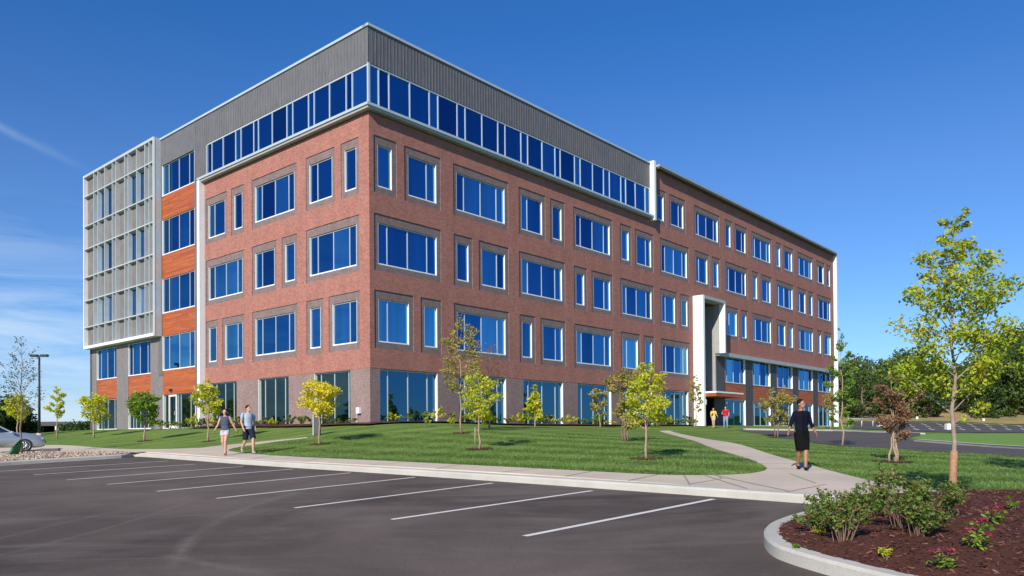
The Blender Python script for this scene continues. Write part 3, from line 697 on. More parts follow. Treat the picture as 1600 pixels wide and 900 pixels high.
for a, b in ((26.3, 29.3), (32.4, 35.6)):
    for q in wrow: wh.append((a, b, *q))
wall(bm, 'L', s0, s1, z0, z1, .27, wh)
for h in wh: reveal(bm, 'L', h, .27, .0)
ob('screen_backing', bm, MT['panel'], B)
for h in wh: window('L', h, [(h[0] + h[1]) / 2], name='screen_window', dj=(.22, .02), dp=.20, fm='fin', pane='glass2')

# two storey grey zone under the brick, right half
gb = [(43.0, 47.5), (49.25, 53.7), (55.4, 59.85), (61.55, 66.05), (67.7, 72.2)]
GD = -.15
bm = NB(); wall(bm, 'R', 40.85, 73.1, -1.2, 7.0, GD, [(a, b, .04, 6.75) for a, b in gb])
for a, b in gb: reveal(bm, 'R', (a, b, .04, 6.75), GD, GD - .3)
ob('slate_wall', bm, MT['slate'], B)
for a, b in gb:
    bm = NB(); fb(bm, 'R', a + .01, b - .01, GD - .2, GD - .06, 2.6, 4.2); ob('wood_panel', bm, MT['wood'], B)
    window('R', (a, b, 4.2, 6.75), [a + .75, a + 2.2, a + 3.7], name='window', dj=(GD, GD - .3), dp=GD - .22)
    window('R', (a, b, .04, 2.6), [a + .75, a + 2.2, a + 3.7], name='ground_floor_window', pane='clear2', dj=(GD, GD - .3), dp=GD - .22)
bm = NB(); fb(bm, 'R', 40.85, 73.3, -.3, .35, 6.62, 6.98)
ob('canopy_ledge', bm, MT['greymetal'], B)

# entrance portal
pa, pb = 36.4, 40.65
bm = NB()
fb(bm, 'R', pa, pa + .30, 0, 1.0, -.6, 11.64); fb(bm, 'R', pa + .3, pb + .2, 0, 1.0, 11.36, 11.64, 1); fb(bm, 'R', pb, pb + .2, .45, 1.0, 6.8, 11.36)
fb(bm, 'R', pb, pb + .2, 0, .45, 6.8, 11.36, 1)
ob('portal_frame', bm, [MT['white'], MT['greymetal']], B)
bm = NB(); fb(bm, 'R', pb, pb + .2, -1.5, 0.0, 2.9, 11.3)
for k in range(6): fb(bm, 'R', pb - .03, pb, -1.45 + k * .25, -1.37 + k * .25, 2.9, 11.3)
ob('portal_side_wall', bm, MT['corr'], B)
bm = NB(); fb(bm, 'R', pa + .02, pa + .3, -3.4, 0, -.6, 11.36); fb(bm, 'R', pa + .3, pb, -3.6, -3.4, -.6, 11.36); fb(bm, 'R', pa, pb + .2, -3.6, 0, 11.3, 11.5); fb(bm, 'R', pb, pb + .2, -3.4, -.16, -.6, 2.88); fb(bm, 'R', pb, pb + .2, -3.4, -1.51, 2.88, 11.3)  # side wall's deep end near black: recess shade put in the colour
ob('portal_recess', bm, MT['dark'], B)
bm = NB(); fb(bm, 'R', pa + .32, 42.2, -.1, 2.0, 2.62, 2.92, 0); fb(bm, 'R', pa + .31, 42.25, -.1, 2.04, 2.922, 3.06, 1)
ob('entrance_canopy', bm, [MT['wood'], MT['white']], B)
window('R', (37.4, 40.2, .02, 2.6), [38.1, 38.8, 39.5], name='entrance_door', pane='clear2', dj=(-3.25, -3.38), dp=-3.34, fm='alu')
bm = NB(); fb(bm, 'R', pa + .3, pa + .42, 1.0, 1.05, 1.9, 2.35); ob('wall_plaque', bm, MT['alu'], B)

# roof, rear and core so the block is solid
bm = NB()
bx(bm, .3, 73.1, .3, 38.0, 21.3, 21.5); bx(bm, 72.95, 73.09, .3, 38, -1, 21.6); bx(bm, .3, 73.1, 37.85, 38.0, -1, 21.6); bx(bm, -.02, .0, 37.9, 38.02, -1, 21.6)
bx(bm, .0, .3, 24.7, 25.1, 7.0, 21.6); bx(bm, 0.0, .3, 37.7, 38.0, -1, 21.6)
ob('roof', bm, MT['soffit'], B)
bm = NB()
for z in (3.15, 7.4, 11.7, 16.0, 20.2):
    bx(bm, .36, 72.9, 3.8, 37.8, z, z + .25); bx(bm, .36, 36.3, .36, 3.8, z, z + .25); bx(bm, 41.0, 72.9, .5, 3.8, z, z + .25)
ob('floor_slab', bm, MT['inwall'], B)
bm = NB(); bx(bm, .36, 72.9, .36, 37.8, -.25, .02); ob('ground_floor_slab', bm, MT['infloor'], B)
bm = NB()
bx(bm, 6.5, 6.7, 6.5, 37.8, .02, 3.15); bx(bm, 6.7, 36.2, 6.5, 6.7, .02, 3.15); bx(bm, 36.0, 36.2, .4, 6.5, .02, 3.15); bx(bm, 41.2, 41.3, .6, 6.5, .02, 3.15); bx(bm, 41.3, 72.9, 5.0, 5.2, .02, 3.15)
for s_ in (12.4, 18.4, 24.5, 30.6): bx(bm, s_ - .25, s_ + .25, 1.6, 2.1, .02, 3.15)
for t_ in (6.4, 12.5, 18.2, 25.4, 31.5): bx(bm, 1.6, 2.1, t_ - .25, t_ + .25, .02, 3.15)
ob('interior_wall', bm, MT['inwall'], B)
# furniture glimpsed behind the ground floor glass
bm = NB(); rnd = random.Random(8)
for k in range(9):
    s_ = 1.6 + k * 3.9 + rnd.uniform(-.5, .5); 
    if s_ > 35: break
    bx(bm, s_, s_ + 1.5, 2.6, 3.2, .72, .77); bx(bm, s_ + .05, s_ + .1, 2.65, 3.15, .02, .72); bx(bm, s_ + 1.4, s_ + 1.45, 2.65, 3.15, .02, .72); bx(bm, s_ + .5, s_ + 1.05, 2.2, 2.3, .4, 1.0); bx(bm, s_ + .5, s_ + 1.05, 2.2, 2.55, .40, .47)
for k in range(8):
    t_ = 2 + k * 4.4; bx(bm, 2.8, 3.4, t_, t_ + 1.4, .70, .76); bx(bm, 2.85, 3.35, t_ + .05, t_ + .1, .02, .70); bx(bm, 2.85, 3.35, t_ + 1.3, t_ + 1.35, .02, .7)
ob('desk', bm, MT['soffit'], B)
# small fittings on the corner pier
bm = NB(); fb(bm, 'L', .78, 1.05, .0, .16, .62, .95, 0); fb(bm, 'L', 1.05, 1.14, 0, .06, .0, .8, 1); fb(bm, 'L', .30, .42, 0, .05, .02, .14, 1)
ob('utility_box', bm, [MT['white'], MT['greymetal']], B)
bm = NB(); fb(bm, 'L', 22.9, 23.1, .02, .18, 2.75, 2.92); ob('wall_lamp', bm, MT['dark'], B)

# ------------------------------------------------------------------ vegetation
def leaves_mesh(C, D, size, tint, rng, flat=.12, aspect=.62):
    """one folded diamond leaf per centre; size array"""
    n = len(C); nrm = rng.normal(size=(n, 3)); nrm[:, 2] = np.abs(nrm[:, 2]) + flat; nrm /= np.linalg.norm(nrm, axis=1)[:, None]
    a = rng.normal(size=(n, 3)) + D * .8; a -= (a * nrm).sum(1)[:, None] * nrm; a /= np.linalg.norm(a, axis=1)[:, None]
    b = np.cross(nrm, a); s = size[:, None]
    fold = nrm * s * .12
    v = np.stack([C - a * s * .5, C + b * s * aspect * .5 + fold, C + a * s * .5, C - b * s * aspect * .5 + fold], 1).reshape(-1, 3)
    f = np.arange(4 * n).reshape(n, 4)
    return v, f, np.repeat(tint, 4)
def mesh_from(name, v, f, t=None):
    me = bpy.data.meshes.new(name); me.from_pydata(v.tolist(), [], f.tolist())
    if t is not None:
        a = me.attributes.new('tint', 'FLOAT', 'POINT'); a.data.foreach_set('value', t.astype(np.float32))
    me.update(); return me
def crown_r(shape, t):
    if shape == 'round': return max(0, math.sin(math.pi * min(max(t * .93 + .05, 0), 1))) ** .6
    if shape == 'cone': return (1 - t) ** .8 * (.35 + .65 * min(1, t * 5)) + .06
    if shape == 'column': return .55 + .45 * math.sin(math.pi * t) if t < .95 else .3
    if shape == 'maple': return (math.sin(math.pi * min(1, (t * .72 + .16))) ** .8) * (1 - .48 * t) * 1.12
    if shape == 'vase': return .25 + .75 * math.sin(math.pi * min(1, t * .7 + .02)) ** .8
    return 1
def tree(name, label, x, y, z, h, c0, rad, shape, leaf, nleaf, ls, seed, trunk=.04, bark='bark_pale', nb=22, stems=1, lean=(0, 0), sparse=.0, group=None, cat='tree', wrap=False, clump=.22, up=.6, squash=1.0, tintf=None):
    """c0: height where the crown starts; rad: crown radius"""
    rng = np.random.default_rng(seed); rnd = random.Random(seed)
    t_ = thing(name, label, cat, (x, y, z - .03), 0, group)
    bm = NB(); tips = []
    for s_ in range(stems):
        ang = rnd.uniform(0, 6.28); sp = (rad * .45 if stems > 1 else 0); lx, ly = lean
        bx_ = math.cos(ang + s_ * 2.4) * sp; by_ = math.sin(ang + s_ * 2.4) * sp
        pts = []; K = 9; hh = h * (1 if s_ == 0 else rnd.uniform(.75, .97))
        for k in range(K + 1):
            u = k / K; wob = .012 * h * (u > .1)
            pts.append(Vector((bx_ * u ** 1.2 + lx * u * h + rnd.uniform(-wob, wob) + (0.10 * math.cos(s_ * 2.4) if stems > 1 else 0), by_ * u ** 1.2 + ly * u * h + rnd.uniform(-wob, wob) + (0.10 * math.sin(s_ * 2.4) if stems > 1 else 0), hh * .97 * u)))
        rads = [max(.006, trunk * (1.25 if k == 0 else (1 - .93 * (k / K) ** .9))) for k in range(K + 1)]
        tube(bm, pts, rads, 8 if trunk < .09 else 10)
        nbr = nb // stems
        for b in range(nbr):
            u = c0 / hh + (1 - c0 / hh) * ((b + rnd.random()) / nbr) * .97; k = min(K - 1, int(u * K)); p0 = pts[k].lerp(pts[k + 1], u * K - k)
            tt = (u * hh - c0) / max(.01, (hh - c0)); az = b * 2.399 + rnd.uniform(-.5, .5)
            L_ = rad * crown_r(shape, min(1, tt + .12)) * rnd.uniform(.62, 1.12) * (.75 if stems > 1 else 1)
            d = Vector((math.cos(az), math.sin(az) * squash, up * rnd.uniform(.6, 1.3))); 
            q = [p0]; m_ = p0 + d * L_ * .5 + Vector((0, 0, -L_ * .05)); e_ = p0 + Vector((d.x * L_, d.y * L_, d.z * L_ * .95))
            e_.z = min(e_.z, hh * 1.0 + .0); q += [m_, e_]
            r0 = max(.004, rads[k] * .42); tube(bm, q, [r0, r0 * .6, .003], 5, False)
            tips.append((m_, L_ * .30)); tips.append((e_, L_ * .34)); tips.append((p0.lerp(e_, .75), L_ * .3))
            for j in range(3):
                f_ = rnd.uniform(.35, .85); s0_ = p0.lerp(e_, f_); dd = Vector((d.x, d.y, 0)).normalized(); sd = Vector((-dd.y, dd.x, 0)) * rnd.choice((-1, 1))
                e2 = s0_ + (dd * .4 + sd * rnd.uniform(.3, .8) + Vector((0, 0, rnd.uniform(.1, .8)))) * L_ * .5
                tube(bm, [s0_, e2], [r0 * .4, .002], 4, False); tips.append((e2, L_ * .28))
        tips.append((pts[-1], rad * .18))
    ob('trunk', bm, MT[bark], t_)
    if wrap:
        bm = NB(); tube(bm, [(0, 0, .03), pts[1] * .6, pts[1], pts[1].lerp(pts[2], .72)], [trunk * 1.5, trunk * 1.35, trunk * 1.22, trunk * 1.15], 12); ob('trunk_wrap', bm, MT['wrap'], t_)
    if nleaf:
        if ls < .3 and leaf != 'maple' and name != 'young_evergreen': nleaf = int(nleaf * 1.9); ls *= .72
        wts = np.array([max(.02, r) for _, r in tips]) ** 1.5
        if sparse: wts *= rng.random(len(wts)) > sparse
        wts /= wts.sum(); ii = rng.choice(len(tips), size=nleaf, p=wts)
        P0 = np.array([tuple(p) for p, _ in tips]); Rr = np.array([r for _, r in tips])
        u = rng.normal(size=(nleaf, 3)); u /= np.linalg.norm(u, axis=1)[:, None]; rr = rng.random(nleaf) ** .5
        C = P0[ii] + u * (rr * np.maximum(Rr[ii], clump * rad))[:, None] * np.array([1, 1, .75])
        C[:, 2] = np.maximum(C[:, 2], c0 * .8)
        D = C.copy(); D[:, 2] = -.5 * np.abs(D[:, 2]) * .1
        tb = rng.random(len(tips)); tint = np.clip(tb[ii] * .6 + rng.random(nleaf) * .5 - .05, 0, 1)
        if tintf: tint = np.clip(tintf(C, tint), 0, 1)
        v, f, tv = leaves_mesh(C, D / (np.linalg.norm(D, axis=1)[:, None] + 1e-6), ls * (.65 + .7 * rng.random(nleaf)), tint, rng)
        ob('crown', mesh_from('crown', v, f, tv), LF[leaf], t_)
    return t_
def at(px, py, **k): return W(px, py)
def scale_at(Y): return FPX / Y      # pixels per metre
def ptree(name, label, px, py, top, crown_bot, half_w, shape, leaf, nleaf, ls, seed, **k):
    """a tree from its pixels: foot (px,py), top y, crown's lower y, crown half width in px"""
    x, y, z = W(px, py); s = scale_at(y); return tree(name, label, x, y, z, (py - top) / s, (py - crown_bot) / s, half_w / s, shape, leaf, nleaf, ls, seed, **k)
def ring(px, py, r, name='mulch_ring'):
    x, y, z = W(px, py); r *= .62; poly = [(x + r * math.cos(a) * (1 + .08 * math.sin(3 * a)), y + r * math.sin(a)) for a in np.linspace(0, 2 * math.pi, 25)[:-1]]
    drape(name, poly, .025, MT['mulch'], .5, mound=None)

ptree('maple_tree', 'tall young maple with wrapped orange trunk rising from the mulch island', 1490, 788, 321, 655, 90, 'maple', 'maple', 7600, .062, 11, trunk=.042, bark='bark_grey', nb=40, wrap=True, clump=.07, up=.85, sparse=.12)
ptree('maple_tree', 'leafy maple cut off by the right edge of the picture', 1650, 745, 395, 640, 54, 'maple', 'maple', 5000, .072, 12, trunk=.06, bark='bark', nb=30, clump=.12, up=.8, sparse=.15)
ptree('crape_myrtle', 'small multi stemmed tree with russet leaves on the right lawn', 1396, 722, 583, 690, 36, 'vase', 'red', 1700, .10, 13, trunk=.032, bark='bark_pale', nb=26, stems=4, clump=.18)
ring(1396, 722, .8)
ptree('young_tree', 'thin tall sapling with sparse green leaves beside the building end', 1316, 697, 503, 668, 21, 'column', 'green', 900, .16, 14, trunk=.045, nb=26, sparse=.25, clump=.14)
ptree('young_tree', 'small yellowing tree in front of the slate grey wall', 1213, 684, 603, 668, 27, 'round', 'olive', 900, .21, 15, trunk=.05, bark='bark', nb=22, clump=.2, stems=2)
ring(1213, 684, 1.0)
ptree('young_tree', 'slim sapling with dull yellow leaves at the far end of the slate wall', 1298, 671, 610, 650, 11, 'column', 'olive', 350, .28, 16, trunk=.06, nb=14)
ptree('young_tree', 'slim sparse sapling standing before the white portal column', 1088, 668, 584, 645, 12, 'column', 'olive', 420, .20, 17, trunk=.04, nb=18, clump=.16)
ptree('young_tree', 'yellow green tree with forked top in the middle of the front lawn', 1010, 717, 565, 672, 40, 'maple', 'lime', 2100, .105, 18, trunk=.04, nb=30, clump=.16, up=.95)
ring(1010, 717, .75)
ptree('crape_myrtle', 'bushy multi stemmed tree with reddish olive leaves behind the forked yellow tree', 977, 690, 574, 672, 30, 'vase', 'olive', 1700, .13, 19, trunk=.036, bark='bark', nb=26, stems=4, clump=.2)
ptree('small_tree', 'leaning little tree with green and red leaves left of the bushy one', 938, 668, 605, 650, 17, 'round', 'olive', 420, .22, 20, trunk=.05, nb=14, lean=(-.1, 0))
ptree('young_tree', 'small dense lime green tree in front of a ground floor window', 836, 668, 600, 659, 17, 'cone', 'lime', 750, .22, 21, trunk=.05, nb=22, clump=.3)
ptree('young_tree', 'yellow green tree tied to a white stake on the front lawn', 749, 702, 575, 664, 31, 'round', 'lime', 1500, .12, 22, trunk=.04, nb=24, clump=.2)
ring(749, 702, .75)
ptree('young_tree', 'tall sparse sapling left of the staked tree', 721, 677, 488, 622, 31, 'column', 'olive', 1100, .16, 23, trunk=.045, nb=30, sparse=.3, clump=.14)
ring(721, 677, .7)
ptree('bare_sapling', 'almost bare reddish sapling behind the staked tree', 764, 670, 540, 640, 22, 'vase', 'red', 160, .12, 24, trunk=.04, bark='twig', nb=44, up=1.5)
ptree('young_tree', 'round golden yellow tree on the lawn near the brick corner', 499, 694, 593, 652, 30, 'round', 'yellow', 1500, .15, 25, trunk=.045, nb=26, clump=.24, up=.5)
ring(499, 694, .7)
ptree('young_tree', 'oval yellow green tree left of the walking couple', 325, 690, 592, 652, 21, 'round', 'lime', 1200, .17, 26, trunk=.05, nb=24, clump=.25)
ring(325, 690, .6)
ptree('young_tree', 'round bright green tree before the grey brick pier', 226, 689, 610, 662, 23, 'round', 'green', 1300, .19, 27, trunk=.055, nb=26, clump=.26, up=.5)
ring(226, 689, .7)
ptree('young_tree', 'yellow and green lollipop tree at the left end of the building', 147, 684, 613, 663, 22, 'round', 'lime', 950, .22, 28, trunk=.06, nb=22, clump=.22, up=.5)
ptree('young_tree', 'small pale yellow tree standing alone right of the lamp post', 89, 685, 602, 656, 14, 'column', 'lime', 520, .22, 29, trunk=.05, nb=18, clump=.22)
ptree('young_tree', 'yellow green tree behind the silver car', 27, 683, 613, 660, 20, 'round', 'lime', 900, .22, 30, trunk=.07, nb=20, clump=.25)
ptree('young_tree', 'nearly bare tall tree with few grey green leaves rising from the rock bed', 34, 709, 521, 655, 36, 'maple', 'sage', 420, .12, 31, trunk=.05, bark='bark', nb=40, up=1.1, clump=.12)

def bush(name, label, x, y, z, w_, h, leaf, n, ls, seed, group=None, stems=7):
    rng = np.random.default_rng(seed); t_ = thing(name, label, 'shrub', (x, y, z), 0, group); bm = NB()
    cl = []
    for k in range(stems):
        a = rng.random() * 6.28; r = w_ * (.2 + .75 * rng.random()); e = Vector((math.cos(a) * r, math.sin(a) * r, h * (.55 + .5 * rng.random()) * (1 - .35 * r / w_)))
        mid = Vector((e.x * .45, e.y * .45, e.z * .6)); b0 = Vector((e.x * .35 * rng.random(), e.y * .35 * rng.random(), -.02)); tube(bm, [b0, mid, e], [.007, .005, .002], 5, False)
        for f_ in (.35, .6, .8, 1.0): cl.append((mid.lerp(e, f_) if f_ > .35 else mid, w_ * .20))
    ob('branches', bm, MT['twig'], t_)
    ii = rng.integers(0, len(cl), n); C0 = np.array([tuple(c) for c, _ in cl])[ii]; u = rng.normal(size=(n, 3)); u /= np.linalg.norm(u, axis=1)[:, None]
    C = C0 + u * (rng.random(n) ** .6 * w_ * .165)[:, None] * np.array([1, 1, .8]); C[:, 2] = np.maximum(C[:, 2], .02)
    tb = rng.random(len(cl)); v, f, tv = leaves_mesh(C, C * 0, ls * (.6 + .8 * rng.random(n)), np.clip(tb[ii] * .55 + rng.random(n) * .5, 0, 1), rng, .7)
    ob('foliage', mesh_from('foliage', v, f, tv), LF[leaf], t_); return t_

# planting bed round the building foot
bedp = [bxy(-1.5, -1.5), bxy(12, -1.6), bxy(24, -1.5), bxy(36, -1.6), bxy(36.2, -.02), bxy(0, -.02), bxy(-.02, -.02), bxy(-.02, 18), bxy(-1.3, 18), bxy(-1.4, 9)]
drape('mulch_bed', [bxy(-1.5, -1.5), bxy(12, -1.6), bxy(24, -1.5), bxy(36, -1.6), bxy(36.2, .3), bxy(.3, .3), bxy(.3, 18.3), bxy(-1.3, 18.2), bxy(-1.4, 9)], .05, MT['mulch'], 1.5, mound=lambda X, Y: .05)
protos = [bush('shrub', 'low rounded shrub in the mulch bed along the brick wall', 0, 0, 0, .42, .55, lf, 260, .10, 40 + i, 'shrubs along the building foot', 8) for i, lf in enumerate(('green', 'shrub', 'lime'))]
rnd = random.Random(5); first = [True] * 3; spots = []
s_ = .8
while s_ < 35.8: spots.append((s_, -rnd.uniform(.75, 1.15))); s_ += rnd.uniform(.55, 1.2)
t_v = .6
while t_v < 24: spots.append((-rnd.uniform(.75, 1.05), t_v)); t_v += rnd.uniform(.6, 1.3)
for s_, t_v in spots:
    k = rnd.randrange(3); x, y = bxy(s_, t_v)
    if first[k]: o = protos[k]; first[k] = False
    else: o = copy_tree(protos[k])
    o['label'] = ('fresh green', 'dark mottled green', 'yellow green')[k] + ' low shrub in the mulch bed below the ' + ('sunlit left' if s_ < 0 else 'right hand') + ' brick face'
    sc = rnd.uniform(.75, 1.5); o.location = (x, y, h1(x, y) + .06); o.scale = (sc, sc, sc * rnd.uniform(.8, 1.2)); o.rotation_euler = (0, 0, rnd.uniform(0, 6))
for px, py, hgt, lab in ((707, 664, 24, 'pale yellow tall plant against the second ground floor pier'), (666, 663, 20, 'upright bright green plant below the first right hand ground floor window')):
    x, y, z = W(px, 667); s = scale_at(y); bush('plant', lab, x, y, z, 8 / s, hgt / s, 'lime', 170, .11, px, None, 6)

# mulch island in the lot, with kerb
isl_px = [(1263, 812), (1226, 824), (1199, 837), (1194, 852), (1206, 868), (1232, 880), (1290, 898), (1380, 922), (1500, 950)]
isl = WW_ = [W(x, y, 0, True)[:2] for x, y in isl_px]
back = [(4.9, 12.3)]
iline = smoothline([(5.7, 12.9)] + [(4.75, 11.9)] + isl + [(4.4, 5.3), (5.6, 4.6), (8, 4.0), (18, 3.6)], 7)
prism_strip('kerb', iline, .18, plane, .15, -.3, MT['curb'], .03)
iin = offset(iline, .16); poly = iin + [(18, 10.4), (11, 10.95), (8.7, 11.3), (6.7, 12.0), (5.9, 12.45)]
cx_, cy_ = 8.6, 8.9
def mnd(x, y): 
    d = min((Vector((x, y)) - Vector(q)).length for q in iin[::2]); return min(.16, .16 * (d / 1.6) ** .7) if d > 0 else 0
mul = drape('mulch', poly, .13, MT['mulch'], .3, lot=True, mound=mnd)
rng = np.random.default_rng(77)
def inpoly(x, y, pl):
    c = False; j = len(pl) - 1
    for i in range(len(pl)):
        if ((pl[i][1] > y) != (pl[j][1] > y)) and (x < (pl[j][0] - pl[i][0]) * (y - pl[i][1]) / (pl[j][1] - pl[i][1]) + pl[i][0]): c = not c
        j = i
    return c
pts = []
while len(pts) < 15000:
    x, y = rng.uniform(2.6, 12.5), rng.uniform(5.6, 12.2)
    if y < 7.2 and rng.random() < .0: continue
    if inpoly(x, y, poly): pts.append((x, y))
pts = np.array(pts)
zz = plane(pts[:, 0], pts[:, 1]) + .13 + np.array([mnd(*p) for p in pts]) + rng.random(len(pts)) * .022
C = np.c_[pts, zz]; n = len(C); a = rng.normal(size=(n, 3)); a[:, 2] *= .35; a /= np.linalg.norm(a, axis=1)[:, None]; b = np.cross(a, rng.normal(size=(n, 3))); b /= np.linalg.norm(b, axis=1)[:, None]
L_ = (.012 + .020 * rng.random(n))[:, None]; w_ = L_ * .22
v = np.stack([C - a * L_ - b * w_, C + a * L_ - b * w_, C + a * L_ + b * w_, C - a * L_ + b * w_], 1).reshape(-1, 3)
chm = leafm('mulch chip', [(.03, .012, .009), (.075, .028, .02), (.13, .05, .036), (.19, .085, .06)], 0)
tag(ob('mulch_chips', mesh_from('mulch_chips', v, np.arange(4 * n).reshape(n, 4), np.repeat(rng.random(n) ** 1.3, 4)), chm), 'loose red brown mulch chips covering the kerbed island', 'mulch', kind='stuff')
def island_z(x, y): return plane(x, y) + .13 + mnd(x, y)
def WI(px, py):
    d = raydir(px, py)
    for t in np.arange(5, 16, .02):
        x, y, z = d.x * t, d.y * t, CAMZ + d.z * t
        if z < plane(x, y) + .25: return x, y, island_z(x, y) - .02
    return x, y, island_z(x, y)
for i, (px, py, wpx, hpx, lab) in enumerate((
        (1318, 838, 46, 76, 'leafy green shrub nearest the tip of the mulch island'),
        (1290, 806, 32, 52, 'low shrub leaning over the kerb at the back left of the island'),
        (1408, 826, 52, 86, 'widest green shrub in the middle of the mulch island'),
        (1386, 800, 26, 84, 'tall dark shrub standing above the others on the island'),
        (1462, 818, 48, 72, 'sprawling shrub beside the wrapped maple trunk'),
        (1276, 822, 30, 46, 'small leaning shrub at the very tip of the mulch island'),
        (1436, 838, 44, 58, 'low spreading shrub in front of the wrapped maple'),
        (1352, 806, 36, 56, 'shrub between the island tip and the tall dark shrub'))):
    x, y, z = WI(px, py); s = scale_at(y); bush('shrub', lab, x, y, z, wpx * 1.18 / s, hpx * 1.08 / s, 'shrub', int(1250 * wpx / 45), .042, 60 + i, None, 20)
for i, (px, py, wpx, hpx, lab, lf) in enumerate(((1384, 862, 18, 26, 'little bright green sprout alone in the mulch', 'lime'), (1582, 802, 12, 26, 'small upright sprig at the right edge of the island', 'green'), (1280, 826, 10, 16, 'yellowish seedling by the island kerb', 'lime'), (1246, 842, 9, 10, 'tiny weed near the island tip', 'green'))):
    x, y, z = WI(px, py); s = scale_at(y); bush('plant', lab, x, y, z, wpx / s, hpx / s, lf, 90, .045, 80 + i, None, 5)
def flower(px, py, lab, seed):
    x, y, z = WI(px, py); rng = np.random.default_rng(seed); t_ = thing('rose_plant', lab, 'flower', (x, y, z), rng.random() * 6)
    bm = NB(); heads = []
    for k in range(4):
        a = k * 1.7 + rng.random(); r = .05 + .06 * rng.random(); e = (math.cos(a) * r, math.sin(a) * r, .14 + .08 * rng.random()); tube(bm, [(0, 0, 0), (e[0] * .4, e[1] * .4, e[2] * .6), e], [.005, .004, .003], 5, False); heads.append(e)
    ob('stems', bm, MT['twig'], t_)
    C = np.array([(math.cos(a) * r, math.sin(a) * r, h) for a, r, h in zip(rng.random(60) * 6.28, rng.random(60) * .13, .02 + rng.random(60) * .13)]); v, f, tv = leaves_mesh(C, C * 0, .045 + .03 * rng.random(60), rng.random(60), rng, .8); ob('foliage', mesh_from('foliage', v, f, tv), LF['green'], t_)
    for e in heads:
        C = np.array(e) + rng.normal(size=(26, 3)) * np.array([.016, .016, .009]); v, f, tv = leaves_mesh(C, C * 0, .022 + .010 * rng.random(26), rng.random(26), rng, 1.2, .85); ob('blossom', mesh_from('blossom', v, f, tv), LF['pink'], t_)
flower(1474, 878, 'pink flowering plant nearest the camera in the mulch', 1)
flower(1530, 843, 'largest pink flowering plant, middle of the three together', 2)
flower(1553, 822, 'pink flowering plant at the back right of the island', 3)
flower(1527, 858, 'pink flowering plant in front of the largest one', 4)

# river rocks
rng = np.random.default_rng(3); bm = NB(); cnt = 0
while cnt < 1900:
    px = rng.uniform(-60, 212) if cnt % 4 else rng.uniform(-60, 100); x, y, z = W(px, rng.uniform(706, 722))
    if not inpoly(x, y, rb): continue
    r = rng.uniform(.035, .085); m_ = Matrix.Translation((x, y, z + r * .25)) @ Euler((rng.random() * 6, rng.random() * 6, rng.random() * 6)).to_matrix().to_4x4() @ Matrix.Diagonal((r, r * .8, r * .6, 1))
    bmesh.ops.create_icosphere(bm, subdivisions=1, radius=1, matrix=m_); cnt += 1
rk = Mat('river stone', (.4, .35, .3), .8); rk.col(rk.ramp(rk.noise(2.2, 2), [(.35, (.20, .14, .10)), (.5, (.36, .28, .22)), (.68, (.50, .42, .34))]))
tag(smooth(ob('river_rocks', bm, rk.m)), 'bed of mixed tan river rocks between the lot and the silver car', 'rocks', kind='stuff')

# woods on the right and tree line on the left
def forest_proto(seed, leaf, h, rad, shape, n=2600, ls=.62):
    return tree('forest_tree', 'dense dark green tree in the woods above the far parking lot', 0, 0, 0, h, h * .03, rad, shape, leaf, n, ls, seed, trunk=.28, bark='bark', nb=34, clump=.28, up=.5, group='trees of the woods on the hill')
fp = [forest_proto(101, 'forest', 12, 4.6, 'round'), forest_proto(102, 'forest2', 11, 4.2, 'round'), forest_proto(103, 'forest', 14, 4.4, 'maple', 2600, .66)]
used = [0, 0, 0]; rnd = random.Random(21)
sky_y = lambda px: np.interp(px, [1300, 1330, 1360, 1385, 1420, 1450, 1500, 1540, 1560, 1600, 1660], [566, 548, 552, 562, 536, 550, 572, 548, 525, 510, 496])
for row, (Yd, off) in enumerate(((140, 0), (156, 11), (172, 5))):
    px = 1296 + off
    while px < 1700:
        Y = Yd + rnd.uniform(-4, 4); d = raydir(px, 660); x = d.x / d.y * Y; z = h1(x, Y)
        topz = CAMZ + raydir(px, float(sky_y(px)) + (22 if row == 0 else 8 if row == 1 else 0) + rnd.uniform(-6, 12)).z / raydir(px, float(sky_y(px))).y * Y
        k = rnd.randrange(3); o = fp[k] if not used[k] else copy_tree(fp[k]); used[k] = 1
        o['label'] = ('dark green', 'lighter green', 'tall narrow dark green')[k] + ' tree in the ' + ('front', 'middle', 'back')[row] + ' row of the woods on the hill'
        hh = (12, 11, 14)[k]; sc = max(.5, (topz - z) / hh); o.location = (x, Y, z - .3); o.scale = (sc * rnd.uniform(.85, 1.1), sc * rnd.uniform(.85, 1.1), sc); o.rotation_euler = (0, 0, rnd.uniform(0, 6))
        px += rnd.uniform(20, 31)
lp_ = tree('hedgerow_tree', 'dark bushy tree on the skyline left of the building', 0, 0, 0, 8, .8, 5, 'round', 'forest', 1300, .9, 120, trunk=.25, bark='bark', nb=26, clump=.35, up=.4, group='trees on the far left skyline'); u_ = False
for px, top, Y in ((-40, 655, 150), (0, 628, 95), (-22, 620, 92), (12, 640, 95), (34, 652, 98), (46, 660, 105), (72, 669, 230), (84, 666, 210), (96, 668, 220), (106, 664, 190), (116, 662, 180), (126, 660, 165), (136, 659, 160), (143, 662, 160), (60, 671, 240), (1330, 640, 140), (1322, 632, 146)):
    d = raydir(px, 670); x = d.x / d.y * Y; z = (h1(x, Y) if Y < 175 else 1.0)
    tz = CAMZ + raydir(px, top).z / raydir(px, top).y * Y; o = lp_ if not u_ else copy_tree(lp_); u_ = True
    z = min(z, tz - 1.5); sc = (tz - z + .6) / 8; o.location = (x, Y, z - .6); o.scale = (sc * 1.1, sc * 1.1, sc); o.rotation_euler = (0, 0, px)
    if px > 1000: o['label'] = 'dark bushy tree at the embankment end, %s' % ('nearest the building' if px < 1325 else 'second from the building'); o['group'] = 'low trees at the embankment end'
